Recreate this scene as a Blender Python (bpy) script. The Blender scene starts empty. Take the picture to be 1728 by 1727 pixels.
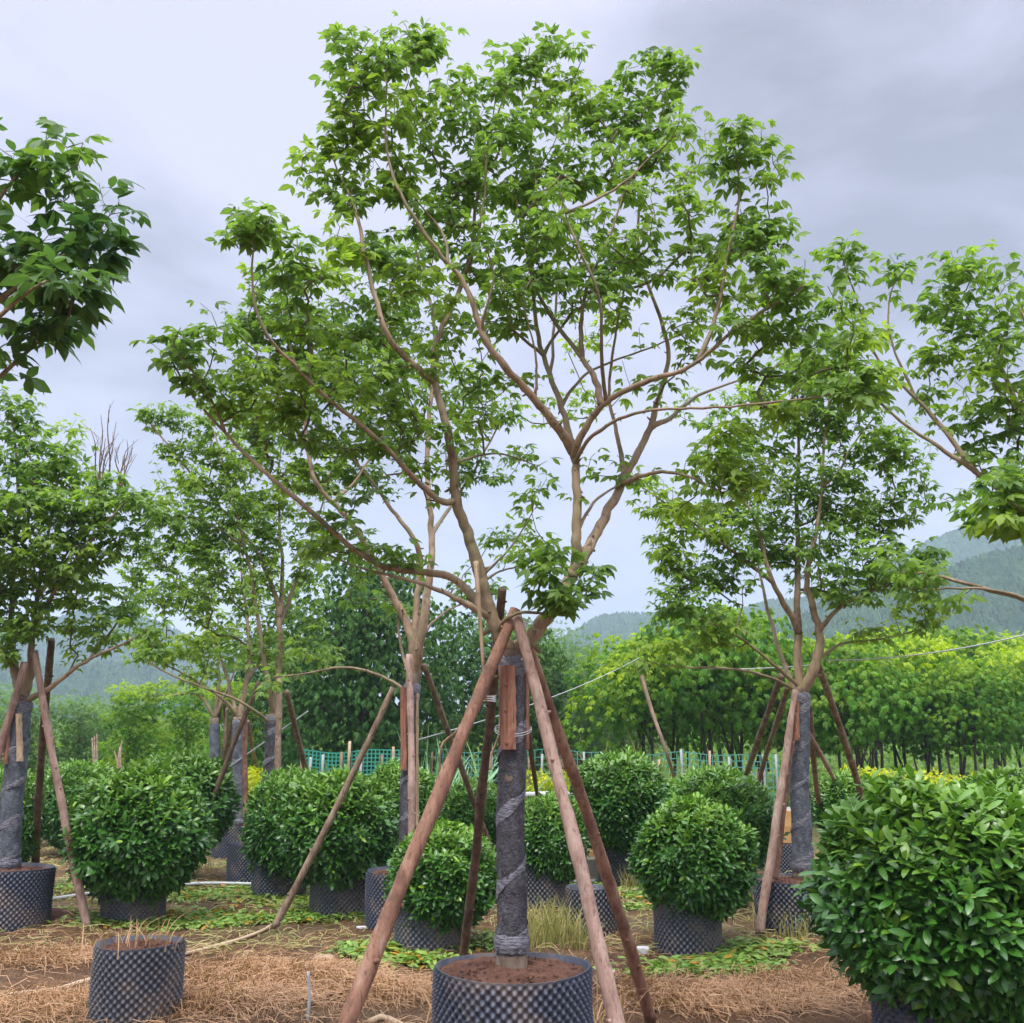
import bpy, math, random
import numpy as np
from math import radians as R, sin, cos, pi
rng = np.random.default_rng(7)
random.seed(7)
scene = bpy.context.scene
COL = scene.collection

# ------------------------------------------------------------------ camera, sky, sun, exposure
PITCH = R(13.2); CAMZ = 1.6; F = 1728.0
cam = bpy.data.objects.new('camera', bpy.data.cameras.new('camera'))
COL.objects.link(cam)
cam.location = (0, 0, CAMZ); cam.rotation_euler = (pi/2 + PITCH, 0, 0)
cam.data.lens = 36; cam.data.sensor_width = 36; cam.data.clip_end = 6000; cam.data.clip_start = .05
scene.camera = cam

SUN_EL, SUN_AZ = R(62), R(200)          # azimuth clockwise from +Y: behind the camera, a little to its left
world = bpy.data.worlds.new('World'); scene.world = world
world.use_nodes = True
wn = world.node_tree; wn.nodes.clear()
def N(t, k, **kw):
    n = t.nodes.new(k)
    for a, v in kw.items(): setattr(n, a, v)
    return n
wo = N(wn, 'ShaderNodeOutputWorld'); wmix = N(wn, 'ShaderNodeMixShader')
sky = N(wn, 'ShaderNodeTexSky', sky_type='NISHITA', sun_disc=False, sun_elevation=SUN_EL, sun_rotation=SUN_AZ)
bg1 = N(wn, 'ShaderNodeBackground'); bg1.inputs['Strength'].default_value = .1
bg2 = N(wn, 'ShaderNodeBackground')
tc = N(wn, 'ShaderNodeTexCoord')
wmap = N(wn, 'ShaderNodeMapping'); wmap.inputs['Scale'].default_value = (-1.0, 1.0, 2.2); wmap.inputs['Location'].default_value = (3.3, 1.2, .6)
wn.links.new(tc.outputs['Generated'], wmap.inputs[0])
nz = N(wn, 'ShaderNodeTexNoise'); nz.inputs['Scale'].default_value = 1.35; nz.inputs['Detail'].default_value = 5; nz.inputs['Roughness'].default_value = .48; nz.inputs['Distortion'].default_value = .25
wn.links.new(wmap.outputs[0], nz.inputs['Vector'])
cr = N(wn, 'ShaderNodeValToRGB'); e = cr.color_ramp.elements
e[0].position = .33; e[0].color = (.235, .24, .295, 1)
e[1].position = .60; e[1].color = (.465, .465, .565, 1)
m_ = cr.color_ramp.elements.new(.47); m_.color = (.375, .38, .475, 1)
nz2 = N(wn, 'ShaderNodeTexNoise'); nz2.inputs['Scale'].default_value = 4.2; nz2.inputs['Detail'].default_value = 6; nz2.inputs['Roughness'].default_value = .55; nz2.inputs['Distortion'].default_value = .5
wn.links.new(wmap.outputs[0], nz2.inputs['Vector'])
def bank(v, lo, hi, amt):      # a darker bank of cloud round one direction of the sky
    vm = N(wn, 'ShaderNodeVectorMath', operation='DOT_PRODUCT'); wn.links.new(tc.outputs['Generated'], vm.inputs[0]); vm.inputs[1].default_value = v
    mr = N(wn, 'ShaderNodeMapRange', interpolation_type='SMOOTHSTEP'); wn.links.new(vm.outputs['Value'], mr.inputs['Value'])
    for k_, x_ in zip(('From Min', 'From Max', 'To Min', 'To Max'), (lo, hi, 0, amt)): mr.inputs[k_].default_value = x_
    return mr.outputs[0]
def wm(op, a, b):
    m_2 = N(wn, 'ShaderNodeMath', operation=op)
    for i_, x_ in enumerate((a, b)):
        if isinstance(x_, (int, float)): m_2.inputs[i_].default_value = x_
        else: wn.links.new(x_, m_2.inputs[i_])
    return m_2.outputs[0]
dens_ = wm('ADD', nz.outputs[0], wm('MULTIPLY', wm('SUBTRACT', nz2.outputs[0], .5), .42))
dens_ = wm('SUBTRACT', dens_, bank((.40, .75, .53), .90, .998, .17))
dens_ = wm('SUBTRACT', dens_, bank((-.36, .84, .42), .93, 1.0, .07))
dens_ = wm('ADD', dens_, bank((.0, .80, .60), .93, 1.0, .08))
dens_ = wm('ADD', dens_, .03)
wn.links.new(dens_, cr.inputs[0])
# an overcast sky is brightest overhead; boosted above the frame to add light
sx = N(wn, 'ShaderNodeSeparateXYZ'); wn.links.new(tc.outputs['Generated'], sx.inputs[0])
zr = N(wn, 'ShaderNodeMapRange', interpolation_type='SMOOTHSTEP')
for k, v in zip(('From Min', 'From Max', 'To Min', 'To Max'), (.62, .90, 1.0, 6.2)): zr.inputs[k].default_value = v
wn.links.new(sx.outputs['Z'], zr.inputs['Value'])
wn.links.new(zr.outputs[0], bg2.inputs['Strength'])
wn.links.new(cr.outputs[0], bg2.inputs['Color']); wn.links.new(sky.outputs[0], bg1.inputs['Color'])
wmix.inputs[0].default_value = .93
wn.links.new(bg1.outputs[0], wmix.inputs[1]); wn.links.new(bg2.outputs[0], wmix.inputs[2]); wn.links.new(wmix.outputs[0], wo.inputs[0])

sl = bpy.data.lights.new('sun', 'SUN'); sl.energy = 1.5; sl.angle = R(12); sl.color = (1, .95, .86)
so = bpy.data.objects.new('sun', sl); COL.objects.link(so)
# direction to the sun
from mathutils import Vector
sd = Vector((sin(SUN_AZ)*cos(SUN_EL), cos(SUN_AZ)*cos(SUN_EL), sin(SUN_EL)))
so.rotation_euler = sd.to_track_quat('Z', 'Y').to_euler()
vs = scene.view_settings
vs.view_transform = 'Standard'; vs.look = 'None'; vs.exposure = 0.85; vs.gamma = 1; vs.use_curve_mapping = False
scene.cycles.max_bounces = 8; scene.cycles.diffuse_bounces = 3; scene.cycles.transmission_bounces = 3
scene.cycles.glossy_bounces = 2; scene.cycles.transparent_max_bounces = 12; scene.cycles.volume_bounces = 1

# ------------------------------------------------------------------ pixel -> place helpers
FW = np.array((0, cos(PITCH), sin(PITCH))); UPV = np.array((0, -sin(PITCH), cos(PITCH)))
C0 = np.array((0, 0, CAMZ))
def ray(px, py):
    return FW + np.array((1, 0, 0))*(px-864)/F + UPV*(863.5-py)/F
def at(px, py, Y):
    d = ray(px, py); return C0 + d*(Y/d[1])
def ground(px, py, z=0.0):
    d = ray(px, py); return C0 + d*((z-CAMZ)/d[2])
def pxm(Y): return Y/(F*cos(PITCH))   # metres per pixel, roughly, at depth Y

# ------------------------------------------------------------------ mesh collecting
class MB:
    def __init__(s): s.v=[]; s.q=[]; s.t=[]; s.n=0; s.tint=[]; s.uv=[]; s.sm=True
    def add(s, v, q=None, t=None, tint=None, uv=None):
        v = np.asarray(v, float).reshape(-1, 3)
        if q is not None and len(q): s.q.append(np.asarray(q, int).reshape(-1, 4)+s.n)
        if t is not None and len(t): s.t.append(np.asarray(t, int).reshape(-1, 3)+s.n)
        s.v.append(v)
        s.tint.append(np.broadcast_to(np.asarray(tint if tint is not None else (.5, .5), float), (len(v), 2)))
        s.uv.append(np.asarray(uv, float) if uv is not None else np.zeros((len(v), 2)))
        s.n += len(v)
    def mesh(s, name, origin=(0, 0, 0), smooth=True, attrs=True):
        V = np.concatenate(s.v) - np.asarray(origin, float)
        Q = np.concatenate(s.q) if s.q else np.zeros((0, 4), int)
        T = np.concatenate(s.t) if s.t else np.zeros((0, 3), int)
        me = bpy.data.meshes.new(name)
        me.vertices.add(len(V)); me.vertices.foreach_set('co', V.astype(np.float32).ravel())
        nl = len(Q)*4+len(T)*3
        me.loops.add(nl); me.loops.foreach_set('vertex_index', np.concatenate((Q.ravel(), T.ravel())).astype(np.int32))
        me.polygons.add(len(Q)+len(T))
        st = np.concatenate((np.arange(len(Q))*4, len(Q)*4+np.arange(len(T))*3)).astype(np.int32)
        me.polygons.foreach_set('loop_start', st)
        me.polygons.foreach_set('use_smooth', np.full(len(Q)+len(T), smooth))
        me.update(calc_edges=True)
        if attrs:
            ti = np.concatenate(s.tint); uv = np.concatenate(s.uv)
            a = me.attributes.new('tint', 'FLOAT_COLOR', 'POINT')
            c = np.zeros((len(V), 4), np.float32); c[:, :2] = ti; c[:, 3] = 1
            a.data.foreach_set('color', c.ravel())
            b = me.attributes.new('leafuv', 'FLOAT_VECTOR', 'POINT')
            c = np.zeros((len(V), 3), np.float32); c[:, :2] = uv
            b.data.foreach_set('vector', c.ravel())
        return me
    def build(s, name, mat, parent=None, origin=None, smooth=True, attrs=True):
        if origin is None: origin = parent.location if parent is not None else (0, 0, 0)
        me = s.mesh(name, origin, smooth, attrs); me.materials.append(mat)
        o = bpy.data.objects.new(name, me); COL.objects.link(o)
        if parent is not None: o.parent = parent
        else: o.location = origin
        return o
def tag(o, label=None, cat=None, group=None, kind=None):
    if label: o['label'] = label
    if cat: o['category'] = cat
    if group: o['group'] = group
    if kind: o['kind'] = kind
    return o
def thing(name, loc, label, cat, group=None, rz=0):
    o = bpy.data.objects.new(name, None); COL.objects.link(o)
    o.location = tuple(float(c) for c in loc); o.rotation_euler = (0, 0, rz); o.empty_display_size = .2
    return tag(o, label, cat, group)
def copy_thing(root, loc, label, rz=0, sc=(1, 1, 1), group=None):
    r = root.copy(); COL.objects.link(r); r.location = tuple(float(c) for c in loc); r.rotation_euler = (0, 0, rz); r.scale = sc
    r['label'] = label
    if group: r['group'] = group
    for ch in list(root.children):
        c = ch.copy(); COL.objects.link(c); c.parent = r
        for g in list(ch.children):
            d = g.copy(); COL.objects.link(d); d.parent = c
    return r

def catmull(P, n=4):
    P = np.asarray(P, float)
    if len(P) < 3: return P
    Q = np.vstack((2*P[0]-P[1], P, 2*P[-1]-P[-2])); out = []
    for i in range(1, len(Q)-2):
        for k in range(n):
            t = k/n
            out.append(.5*((2*Q[i])+(-Q[i-1]+Q[i+1])*t+(2*Q[i-1]-5*Q[i]+4*Q[i+1]-Q[i+2])*t*t+(-Q[i-1]+3*Q[i]-3*Q[i+1]+Q[i+2])*t**3))
    out.append(P[-1]); return np.array(out)

def tube(mb, P, r, sides=8, tint=(.5, .5), wob=0.0, cap=True):
    P = np.asarray(P, float); n = len(P)
    r = np.broadcast_to(np.asarray(r, float), (n,)).copy()
    T = np.gradient(P, axis=0) if n > 1 else P
    T /= np.linalg.norm(T, axis=1)[:, None]+1e-9
    u = np.cross(T[0], (0, 0, 1.0) if abs(T[0][2]) < .9 else (1.0, 0, 0)); u /= np.linalg.norm(u)
    a = np.arange(sides)*2*pi/sides; ca, sa = np.cos(a), np.sin(a)
    V = np.zeros((n, sides, 3)); UV = np.zeros((n, sides, 2)); L = 0
    for i in range(n):
        u = u - T[i]*np.dot(u, T[i]); u /= np.linalg.norm(u)+1e-9
        w = np.cross(T[i], u)
        rr = r[i]*(1+wob*rng.normal(size=sides)) if wob else np.full(sides, r[i])
        V[i] = P[i]+(u[None]*(ca*rr)[:, None]+w[None]*(sa*rr)[:, None])
        if i: L += np.linalg.norm(P[i]-P[i-1])
        UV[i, :, 0] = np.arange(sides)/sides; UV[i, :, 1] = L
    i = np.arange(n-1)[:, None]*sides; j = np.arange(sides)[None]; k = (j+1) % sides
    q = np.stack((i+j, i+k, i+sides+k, i+sides+j), -1).reshape(-1, 4)
    V = V.reshape(-1, 3); UV = UV.reshape(-1, 2)
    if cap:
        V = np.vstack((V, P[0], P[-1])); UV = np.vstack((UV, (0, 0), (0, L)))
        jj = np.arange(sides); kk = (jj+1) % sides; m = n*sides
        t = np.vstack((np.stack((kk, jj, np.full(sides, m)), -1), np.stack((jj+(n-1)*sides, kk+(n-1)*sides, np.full(sides, m+1)), -1)))
        mb.add(V, q, t, tint, UV)
    else: mb.add(V, q, None, tint, UV)

# ------------------------------------------------------------------ materials
def mat(name):
    m = bpy.data.materials.new(name); m.use_nodes = True; t = m.node_tree; t.nodes.clear()
    o = N(t, 'ShaderNodeOutputMaterial'); return m, t, o
def prin(t, **kw):
    p = N(t, 'ShaderNodeBsdfPrincipled')
    for k, v in kw.items(): p.inputs[k.replace('_', ' ')].default_value = v
    return p
def ramp(t, fac, stops):
    c = N(t, 'ShaderNodeValToRGB'); el = c.color_ramp.elements
    el[0].position, el[0].color = stops[0][0], (*stops[0][1], 1)
    el[1].position, el[1].color = stops[-1][0], (*stops[-1][1], 1)
    for p, col in stops[1:-1]:
        x = el.new(p); x.color = (*col, 1)
    t.links.new(fac, c.inputs[0]); return c.outputs[0]
def noise(t, scale, detail=4, rough=.55, vec=None, stretch=None, dist=0):
    n = N(t, 'ShaderNodeTexNoise'); n.inputs['Scale'].default_value = scale; n.inputs['Detail'].default_value = detail
    n.inputs['Roughness'].default_value = rough; n.inputs['Distortion'].default_value = dist
    if vec is None: vec = N(t, 'ShaderNodeTexCoord').outputs['Object']
    if stretch:
        mp = N(t, 'ShaderNodeMapping'); mp.inputs['Scale'].default_value = stretch; t.links.new(vec, mp.inputs[0]); vec = mp.outputs[0]
    t.links.new(vec, n.inputs['Vector']); return n.outputs[0]
def mixc(t, fac, a, b, mode='MIX'):
    m = N(t, 'ShaderNodeMix', data_type='RGBA', blend_type=mode)
    for s, v in ((m.inputs[0], fac), (m.inputs[6], a), (m.inputs[7], b)):
        if isinstance(v, (int, float)): s.default_value = v
        elif isinstance(v, tuple): s.default_value = (*v, 1)
        else: t.links.new(v, s)
    return m.outputs[2]
def math_(t, op, a, b=0.0, c=None):
    m = N(t, 'ShaderNodeMath', operation=op)
    for i, v in enumerate((a, b, c)):
        if v is None: continue
        if isinstance(v, (int, float)): m.inputs[i].default_value = v
        else: t.links.new(v, m.inputs[i])
    return m.outputs[0]
def bump(t, h, strength=.5, dist=.01):
    b = N(t, 'ShaderNodeBump'); b.inputs['Strength'].default_value = strength; b.inputs['Distance'].default_value = dist
    t.links.new(h, b.inputs['Height']); return b.outputs[0]

def leaf_mat(name, dark, mid, young, trans=.42, rough=.48, spec=.35, vein=False):
    m, t, o = mat(name)
    at_ = N(t, 'ShaderNodeAttribute', attribute_name='tint'); sp = N(t, 'ShaderNodeSeparateColor'); t.links.new(at_.outputs['Color'], sp.inputs[0])
    base = ramp(t, sp.outputs[0], [(0, dark), (.5, mid), (1, tuple(c*1.25 for c in mid))])
    col = mixc(t, sp.outputs[1], base, young)
    if vein:
        uv = N(t, 'ShaderNodeAttribute', attribute_name='leafuv'); su = N(t, 'ShaderNodeSeparateXYZ'); t.links.new(uv.outputs['Vector'], su.inputs[0])
        au = math_(t, 'ABSOLUTE', su.outputs[0])
        mid_v = math_(t, 'LESS_THAN', au, .07)
        w = math_(t, 'ADD', su.outputs[1], math_(t, 'MULTIPLY', au, -.35))
        side = math_(t, 'GREATER_THAN', math_(t, 'SINE', math_(t, 'MULTIPLY', w, 42.0)), .9)
        vv = math_(t, 'MAXIMUM', math_(t, 'MULTIPLY', mid_v, .5), math_(t, 'MULTIPLY', side, .22))
        col = mixc(t, vv, col, tuple(min(1, c*2.2+.02) for c in mid))
    geo = N(t, 'ShaderNodeNewGeometry')
    col2 = mixc(t, math_(t, 'MULTIPLY', geo.outputs['Backfacing'], .35), col, tuple(c*1.5+.03 for c in mid))
    p = prin(t, Roughness=rough); p.inputs['Specular IOR Level'].default_value = spec
    t.links.new(col2, p.inputs['Base Color'])
    tr = N(t, 'ShaderNodeBsdfTranslucent')
    tcol = mixc(t, 1.0, col, (1.32, 1.38, .68), 'MULTIPLY'); t.links.new(tcol, tr.inputs['Color'])
    mx = N(t, 'ShaderNodeMixShader'); mx.inputs[0].default_value = trans
    t.links.new(p.outputs[0], mx.inputs[1]); t.links.new(tr.outputs[0], mx.inputs[2]); t.links.new(mx.outputs[0], o.inputs[0])
    return m
LEAF_MAIN = leaf_mat('leaf main', (.05, .12, .04), (.150, .255, .055), (.34, .46, .05), trans=.53, vein=True)
LEAF_MID = leaf_mat('leaf mid', (.055, .145, .04), (.170, .290, .06), (.36, .49, .05), trans=.53)
LEAF_DEEP = leaf_mat('leaf deep', (.03, .09, .035), (.08, .17, .048), (.22, .35, .045), trans=.42)
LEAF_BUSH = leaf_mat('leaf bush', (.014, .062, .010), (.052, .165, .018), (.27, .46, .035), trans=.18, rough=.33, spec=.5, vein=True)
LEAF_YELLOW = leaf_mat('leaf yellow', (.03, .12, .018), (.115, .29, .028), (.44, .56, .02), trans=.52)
LEAF_GOLD = leaf_mat('leaf gold', (.14, .25, .02), (.32, .42, .02), (.62, .62, .02), trans=.4)
LEAF_DARK = leaf_mat('leaf dark', (.010, .045, .010), (.038, .12, .022), (.14, .27, .03), trans=.2, rough=.6, spec=.25)
LEAF_GREY = leaf_mat('leaf grey', (.05, .12, .045), (.12, .22, .085), (.20, .34, .09), trans=.4)
LEAF_LITTER = leaf_mat('leaf litter', (.09, .20, .03), (.22, .38, .07), (.5, .26, .03), trans=.2)
STRAW = leaf_mat('straw', (.12, .062, .03), (.40, .235, .12), (.58, .44, .24), trans=.15, rough=.7, spec=.2)
GRASS_DRY = leaf_mat('dry grass', (.20, .18, .07), (.38, .32, .13), (.22, .32, .07), trans=.3, rough=.6, spec=.2)
REED = leaf_mat('reed', (.10, .24, .12), (.20, .40, .22), (.36, .5, .2), trans=.3)

def bark_mat(name, c1, c2, c3, scale=9, streak=(1, 1, .22), rough=.8, lichen=None, bstr=.5, twig=False):
    m, t, o = mat(name)
    n1 = noise(t, scale, 5, .6, stretch=streak); n2 = noise(t, scale*4, 4, .65, stretch=streak); n3 = noise(t, 2.2, 3)
    col = ramp(t, n1, [(.3, c1), (.5, c2), (.72, c3)])
    col = mixc(t, math_(t, 'MULTIPLY', math_(t, 'LESS_THAN', n2, .4), .45), col, tuple(c*.45 for c in c1))
    col = mixc(t, ramp(t, noise(t, 3.1, 5, .7), [(.5, (0, 0, 0)), (.62, (.6, .6, .6))]), col, tuple(c*.62 for c in c1))
    if lichen: col = mixc(t, ramp(t, n3, [(.48, (0, 0, 0)), (.66, (.75, .75, .75))]), col, lichen)
    if twig:
        a_ = N(t, 'ShaderNodeAttribute', attribute_name='tint'); sp = N(t, 'ShaderNodeSeparateColor'); t.links.new(a_.outputs['Color'], sp.inputs[0])
        col = mixc(t, sp.outputs[1], col, mixc(t, n3, (.13, .085, .055), (.17, .15, .08)))
    p = prin(t, Roughness=rough); t.links.new(col, p.inputs['Base Color'])
    t.links.new(bump(t, n2, bstr, .012), p.inputs['Normal']); t.links.new(p.outputs[0], o.inputs[0]); return m
BARK_LIMB = bark_mat('bark limb', (.20, .14, .09), (.37, .26, .16), (.48, .37, .25), lichen=(.23, .22, .10), scale=8, bstr=.9, twig=True)
BARK_TRUNK = bark_mat('bark trunk', (.12, .09, .065), (.24, .18, .125), (.36, .28, .20), scale=9, bstr=1)
BARK_TWIG = bark_mat('bark twig', (.13, .085, .055), (.22, .14, .09), (.30, .21, .13), lichen=(.16, .17, .08), scale=12)
BARK_DARK = bark_mat('bark dark', (.04, .035, .028), (.08, .065, .05), (.14, .11, .08), scale=8)
POLE_RED = bark_mat('pole red', (.17, .08, .048), (.32, .165, .10), (.47, .30, .20), scale=16, bstr=.8)
POLE_PINK = bark_mat('pole pink', (.28, .17, .125), (.42, .275, .21), (.55, .41, .32), scale=16, bstr=.8)
POLE_BROWN = bark_mat('pole brown', (.15, .10, .06), (.27, .19, .12), (.42, .32, .22), scale=16, bstr=.8)
POLE_DARK = bark_mat('pole dark', (.08, .05, .035), (.15, .095, .06), (.24, .16, .11), scale=16, bstr=.8)
TIMBER = bark_mat('split timber', (.20, .085, .05), (.34, .15, .09), (.46, .25, .16), scale=20, streak=(1.5, 1.5, .08), bstr=.6)
DRYWOOD = bark_mat('dry wood', (.34, .23, .13), (.50, .36, .22), (.62, .47, .30), scale=14, bstr=.4)

def wrap_mat(name, a, b, c):
    m, t, o = mat(name)
    n1 = noise(t, 14, 6, .7, stretch=(1, 1, .6)); n2 = noise(t, 60, 3, .6)
    col = ramp(t, n1, [(.3, a), (.5, b), (.7, c)])
    p = prin(t, Roughness=.62); p.inputs['Specular IOR Level'].default_value = .4; t.links.new(col, p.inputs['Base Color'])
    h = math_(t, 'ADD', n1, math_(t, 'MULTIPLY', n2, .4))
    t.links.new(bump(t, h, 1.0, .03), p.inputs['Normal']); t.links.new(p.outputs[0], o.inputs[0]); return m
WRAP = wrap_mat('trunk wrap', (.028, .026, .03), (.075, .072, .08), (.15, .145, .16))
WRAP_BLUE = wrap_mat('trunk wrap blue', (.05, .06, .07), (.11, .125, .145), (.20, .22, .25))
m, t, o = mat('wrap film'); FILM = m
n1 = noise(t, 30, 4, .6, stretch=(1, 1, 3)); col = ramp(t, n1, [(.35, (.075, .075, .085)), (.7, (.30, .30, .34))])
p = prin(t, Roughness=.35); t.links.new(col, p.inputs['Base Color']); t.links.new(bump(t, n1, .8, .015), p.inputs['Normal']); t.links.new(p.outputs[0], o.inputs[0])

def pot_mat(name, deep, face, dust):
    m, t, o = mat(name)
    a_ = N(t, 'ShaderNodeAttribute', attribute_name='tint'); sp = N(t, 'ShaderNodeSeparateColor'); t.links.new(a_.outputs['Color'], sp.inputs[0])
    n1 = noise(t, 5, 4, .6); n2 = noise(t, 40, 3, .6)
    base = ramp(t, n2, [(.3, deep), (.7, face)])
    d = math_(t, 'MULTIPLY', math_(t, 'MULTIPLY', sp.outputs[0], sp.outputs[0]), math_(t, 'ADD', n1, .25))
    col = mixc(t, d, base, dust)
    mud = math_(t, 'MULTIPLY', ramp(t, noise(t, 3.5, 5, .65), [(.48, (0, 0, 0)), (.66, (1, 1, 1))]), .55)
    col = mixc(t, mud, col, (.24, .18, .13))
    p = prin(t, Roughness=.5); p.inputs['Specular IOR Level'].default_value = .45
    t.links.new(col, p.inputs['Base Color']); t.links.new(p.outputs[0], o.inputs[0]); return m
POT = pot_mat('pot plastic', (.030, .038, .056), (.055, .066, .094), (.14, .155, .20))
POT_DUSTY = pot_mat('pot plastic dusty', (.045, .05, .062), (.08, .09, .11), (.21, .21, .225))
m, t, o = mat('soil'); SOIL = m
n1 = noise(t, 9, 6, .7); n2 = noise(t, 70, 4, .7)
col = ramp(t, n1, [(.3, (.085, .034, .018)), (.55, (.19, .082, .045)), (.75, (.28, .15, .085))])
p = prin(t, Roughness=.95); t.links.new(col, p.inputs['Base Color']); t.links.new(bump(t, math_(t, 'ADD', n1, n2), 1, .03), p.inputs['Normal']); t.links.new(p.outputs[0], o.inputs[0])

def plain(name, c, rough=.6, c2=None, scale=20, metallic=0.0):
    m, t, o = mat(name); n = noise(t, scale, 4, .6)
    col = ramp(t, n, [(.3, c), (.7, c2 or tuple(x*1.35 for x in c))])
    p = prin(t, Roughness=rough, Metallic=metallic); t.links.new(col, p.inputs['Base Color']); t.links.new(bump(t, n, .3, .005), p.inputs['Normal']); t.links.new(p.outputs[0], o.inputs[0]); return m
HOSE = plain('hose', (.50, .36, .22), .5, (.62, .47, .31))
PVC = plain('pvc pipe', (.42, .45, .43), .4, (.6, .62, .6))
CONC = plain('concrete post', (.30, .31, .30), .85, (.46, .47, .45))
STONE = plain('stone', (.34, .21, .13), .9, (.46, .31, .20), 8)
FOAM = plain('foam box', (.55, .50, .38), .7, (.72, .68, .58), 6)
CARD = plain('cardboard', (.50, .27, .08), .8, (.66, .42, .18), 6)
WHITE = plain('white plastic', (.62, .62, .62), .5, (.75, .75, .74))
WIRE = plain('wire', (.5, .5, .5), .4, (.65, .65, .65))
NET = plain('green net', (.03, .26, .19), .6, (.05, .40, .30))
NETW = plain('green wire', (.06, .28, .22), .5, (.12, .40, .32))
BLACKNET = plain('black net', (.03, .03, .035), .8, (.06, .06, .065))

# ------------------------------------------------------------------ ground
def gz(x, y):
    x = np.asarray(x, float); y = np.asarray(y, float)
    h = .030*np.sin(1.7*x+.6*y)*np.sin(1.1*y+.4*x+1)+.018*np.sin(4.3*x+1.3*y)*np.sin(3.7*y-.8*x)+.008*np.sin(11*x+3*y)*np.sin(9*y-4*x)
    f = np.clip((45-np.abs(y-8))/30, 0, 1)
    return h*f
xs = np.concatenate((-np.geomspace(900, 9, 26), np.linspace(-8.7, 8.7, 260), np.geomspace(9, 900, 26)))
ys = np.concatenate((-np.geomspace(300, 3, 12), np.linspace(-2, 16, 300), np.geomspace(16.3, 1300, 60)))
X, Y = np.meshgrid(xs, ys); Z = gz(X, Y)
Z = Z + np.where((np.abs(X) < 9) & (Y > 3) & (Y < 16), rng.normal(0, .004, X.shape), 0)
mb = MB(); nx = len(xs); i, j = np.meshgrid(np.arange(len(ys)-1), np.arange(nx-1), indexing='ij'); a = (i*nx+j).ravel()
mb.add(np.stack((X, Y, Z), -1), np.stack((a, a+1, a+nx+1, a+nx), -1))
m, t, o = mat('earth')
n1 = noise(t, .55, 5, .6); n2 = noise(t, 3.2, 6, .65); n3 = noise(t, 38, 5, .7); n4 = noise(t, 120, 3, .6, stretch=(1, .25, 1), dist=1.5)
col = ramp(t, n2, [(.28, (.06, .029, .014)), (.46, (.145, .072, .032)), (.60, (.225, .115, .052)), (.78, (.29, .165, .082))])
col = mixc(t, ramp(t, n1, [(.5, (0, 0, 0)), (.68, (.7, .7, .7))]), col, (.20, .185, .10))
col = mixc(t, ramp(t, n4, [(.5, (0, 0, 0)), (.64, (.55, .55, .55))]), col, (.46, .32, .20))
col = mixc(t, ramp(t, n3, [(.3, (.5, .5, .5)), (.44, (0, 0, 0))]), col, (.09, .055, .034))
# beyond the nursery floor the land is covered with low green growth
tcg = N(t, 'ShaderNodeTexCoord'); sg = N(t, 'ShaderNodeSeparateXYZ'); t.links.new(tcg.outputs['Object'], sg.inputs[0])
far = N(t, 'ShaderNodeMapRange'); far.inputs['From Min'].default_value = 17; far.inputs['From Max'].default_value = 26; t.links.new(math_(t, 'ADD', sg.outputs[1], math_(t, 'MULTIPLY', n1, 4)), far.inputs['Value'])
col = mixc(t, math_(t, 'MULTIPLY', far.outputs[0], .8), col, mixc(t, n3, (.07, .13, .03), (.22, .24, .08)))
p = prin(t, Roughness=.93); p.inputs['Specular IOR Level'].default_value = .25; t.links.new(col, p.inputs['Base Color'])
t.links.new(bump(t, math_(t, 'ADD', math_(t, 'ADD', n3, n4), math_(t, 'MULTIPLY', n2, 2)), 1, .03), p.inputs['Normal']); t.links.new(p.outputs[0], o.inputs[0])
EARTH = m
tag(mb.build('ground', EARTH, attrs=False), kind='structure')

# ------------------------------------------------------------------ hills
m, t, o = mat('forested hill')
vo = N(t, 'ShaderNodeTexVoronoi'); vo.inputs['Scale'].default_value = .16; tcg = N(t, 'ShaderNodeTexCoord'); t.links.new(tcg.outputs['Object'], vo.inputs['Vector'])
n1 = noise(t, .02, 5, .6); n2 = noise(t, .35, 4, .7)
col = ramp(t, n1, [(.35, (.016, .060, .022)), (.55, (.035, .10, .03)), (.72, (.08, .16, .045))])
col = mixc(t, .5, col, ramp(t, vo.outputs['Color'], [(0, (.02, .06, .02)), (1, (.09, .17, .05))]))
col = mixc(t, ramp(t, n2, [(.5, (0, 0, 0)), (.7, (.6, .6, .6))]), col, (.03, .07, .03))
p = prin(t, Roughness=.9); t.links.new(col, p.inputs['Base Color']); t.links.new(bump(t, math_(t, 'SUBTRACT', n2, vo.outputs['Distance']), 1, 3), p.inputs['Normal']); t.links.new(p.outputs[0], o.inputs[0])
HILL = m
def hill(name, Yd, prof, W, canopy, seed):
    r = np.random.default_rng(seed)
    P = np.array([at(px, py, Yd) for px, py in prof]); nx_, ny_ = 620, 120
    X = np.linspace(P[0, 0], P[-1, 0], nx_); H = np.interp(X, P[:, 0], P[:, 2])
    H += 1.6*np.sin(X*.05+seed)+.9*np.sin(X*.13)
    s = np.linspace(-1, 1, ny_); Z = np.clip(H[None]*(1-np.abs(s[:, None])**1.6), -2, None)
    Yy = Yd+s[:, None]*W+0*X[None]; Xx = X[None]+0*Yy
    Z = Z+(r.random(Z.shape)-.4)*canopy*np.clip(Z/8, 0, 1)+3*np.sin(Xx*.02+Yy*.03)*np.clip(1-np.abs(s[:, None]), 0, 1)-.5
    mb = MB(); i, j = np.meshgrid(np.arange(ny_-1), np.arange(nx_-1), indexing='ij'); a = (i*nx_+j).ravel()
    mb.add(np.stack((Xx, Yy, Z), -1), np.stack((a, a+1, a+nx_+1, a+nx_), -1))
    tag(mb.build(name, HILL, attrs=False), kind='structure')
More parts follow.
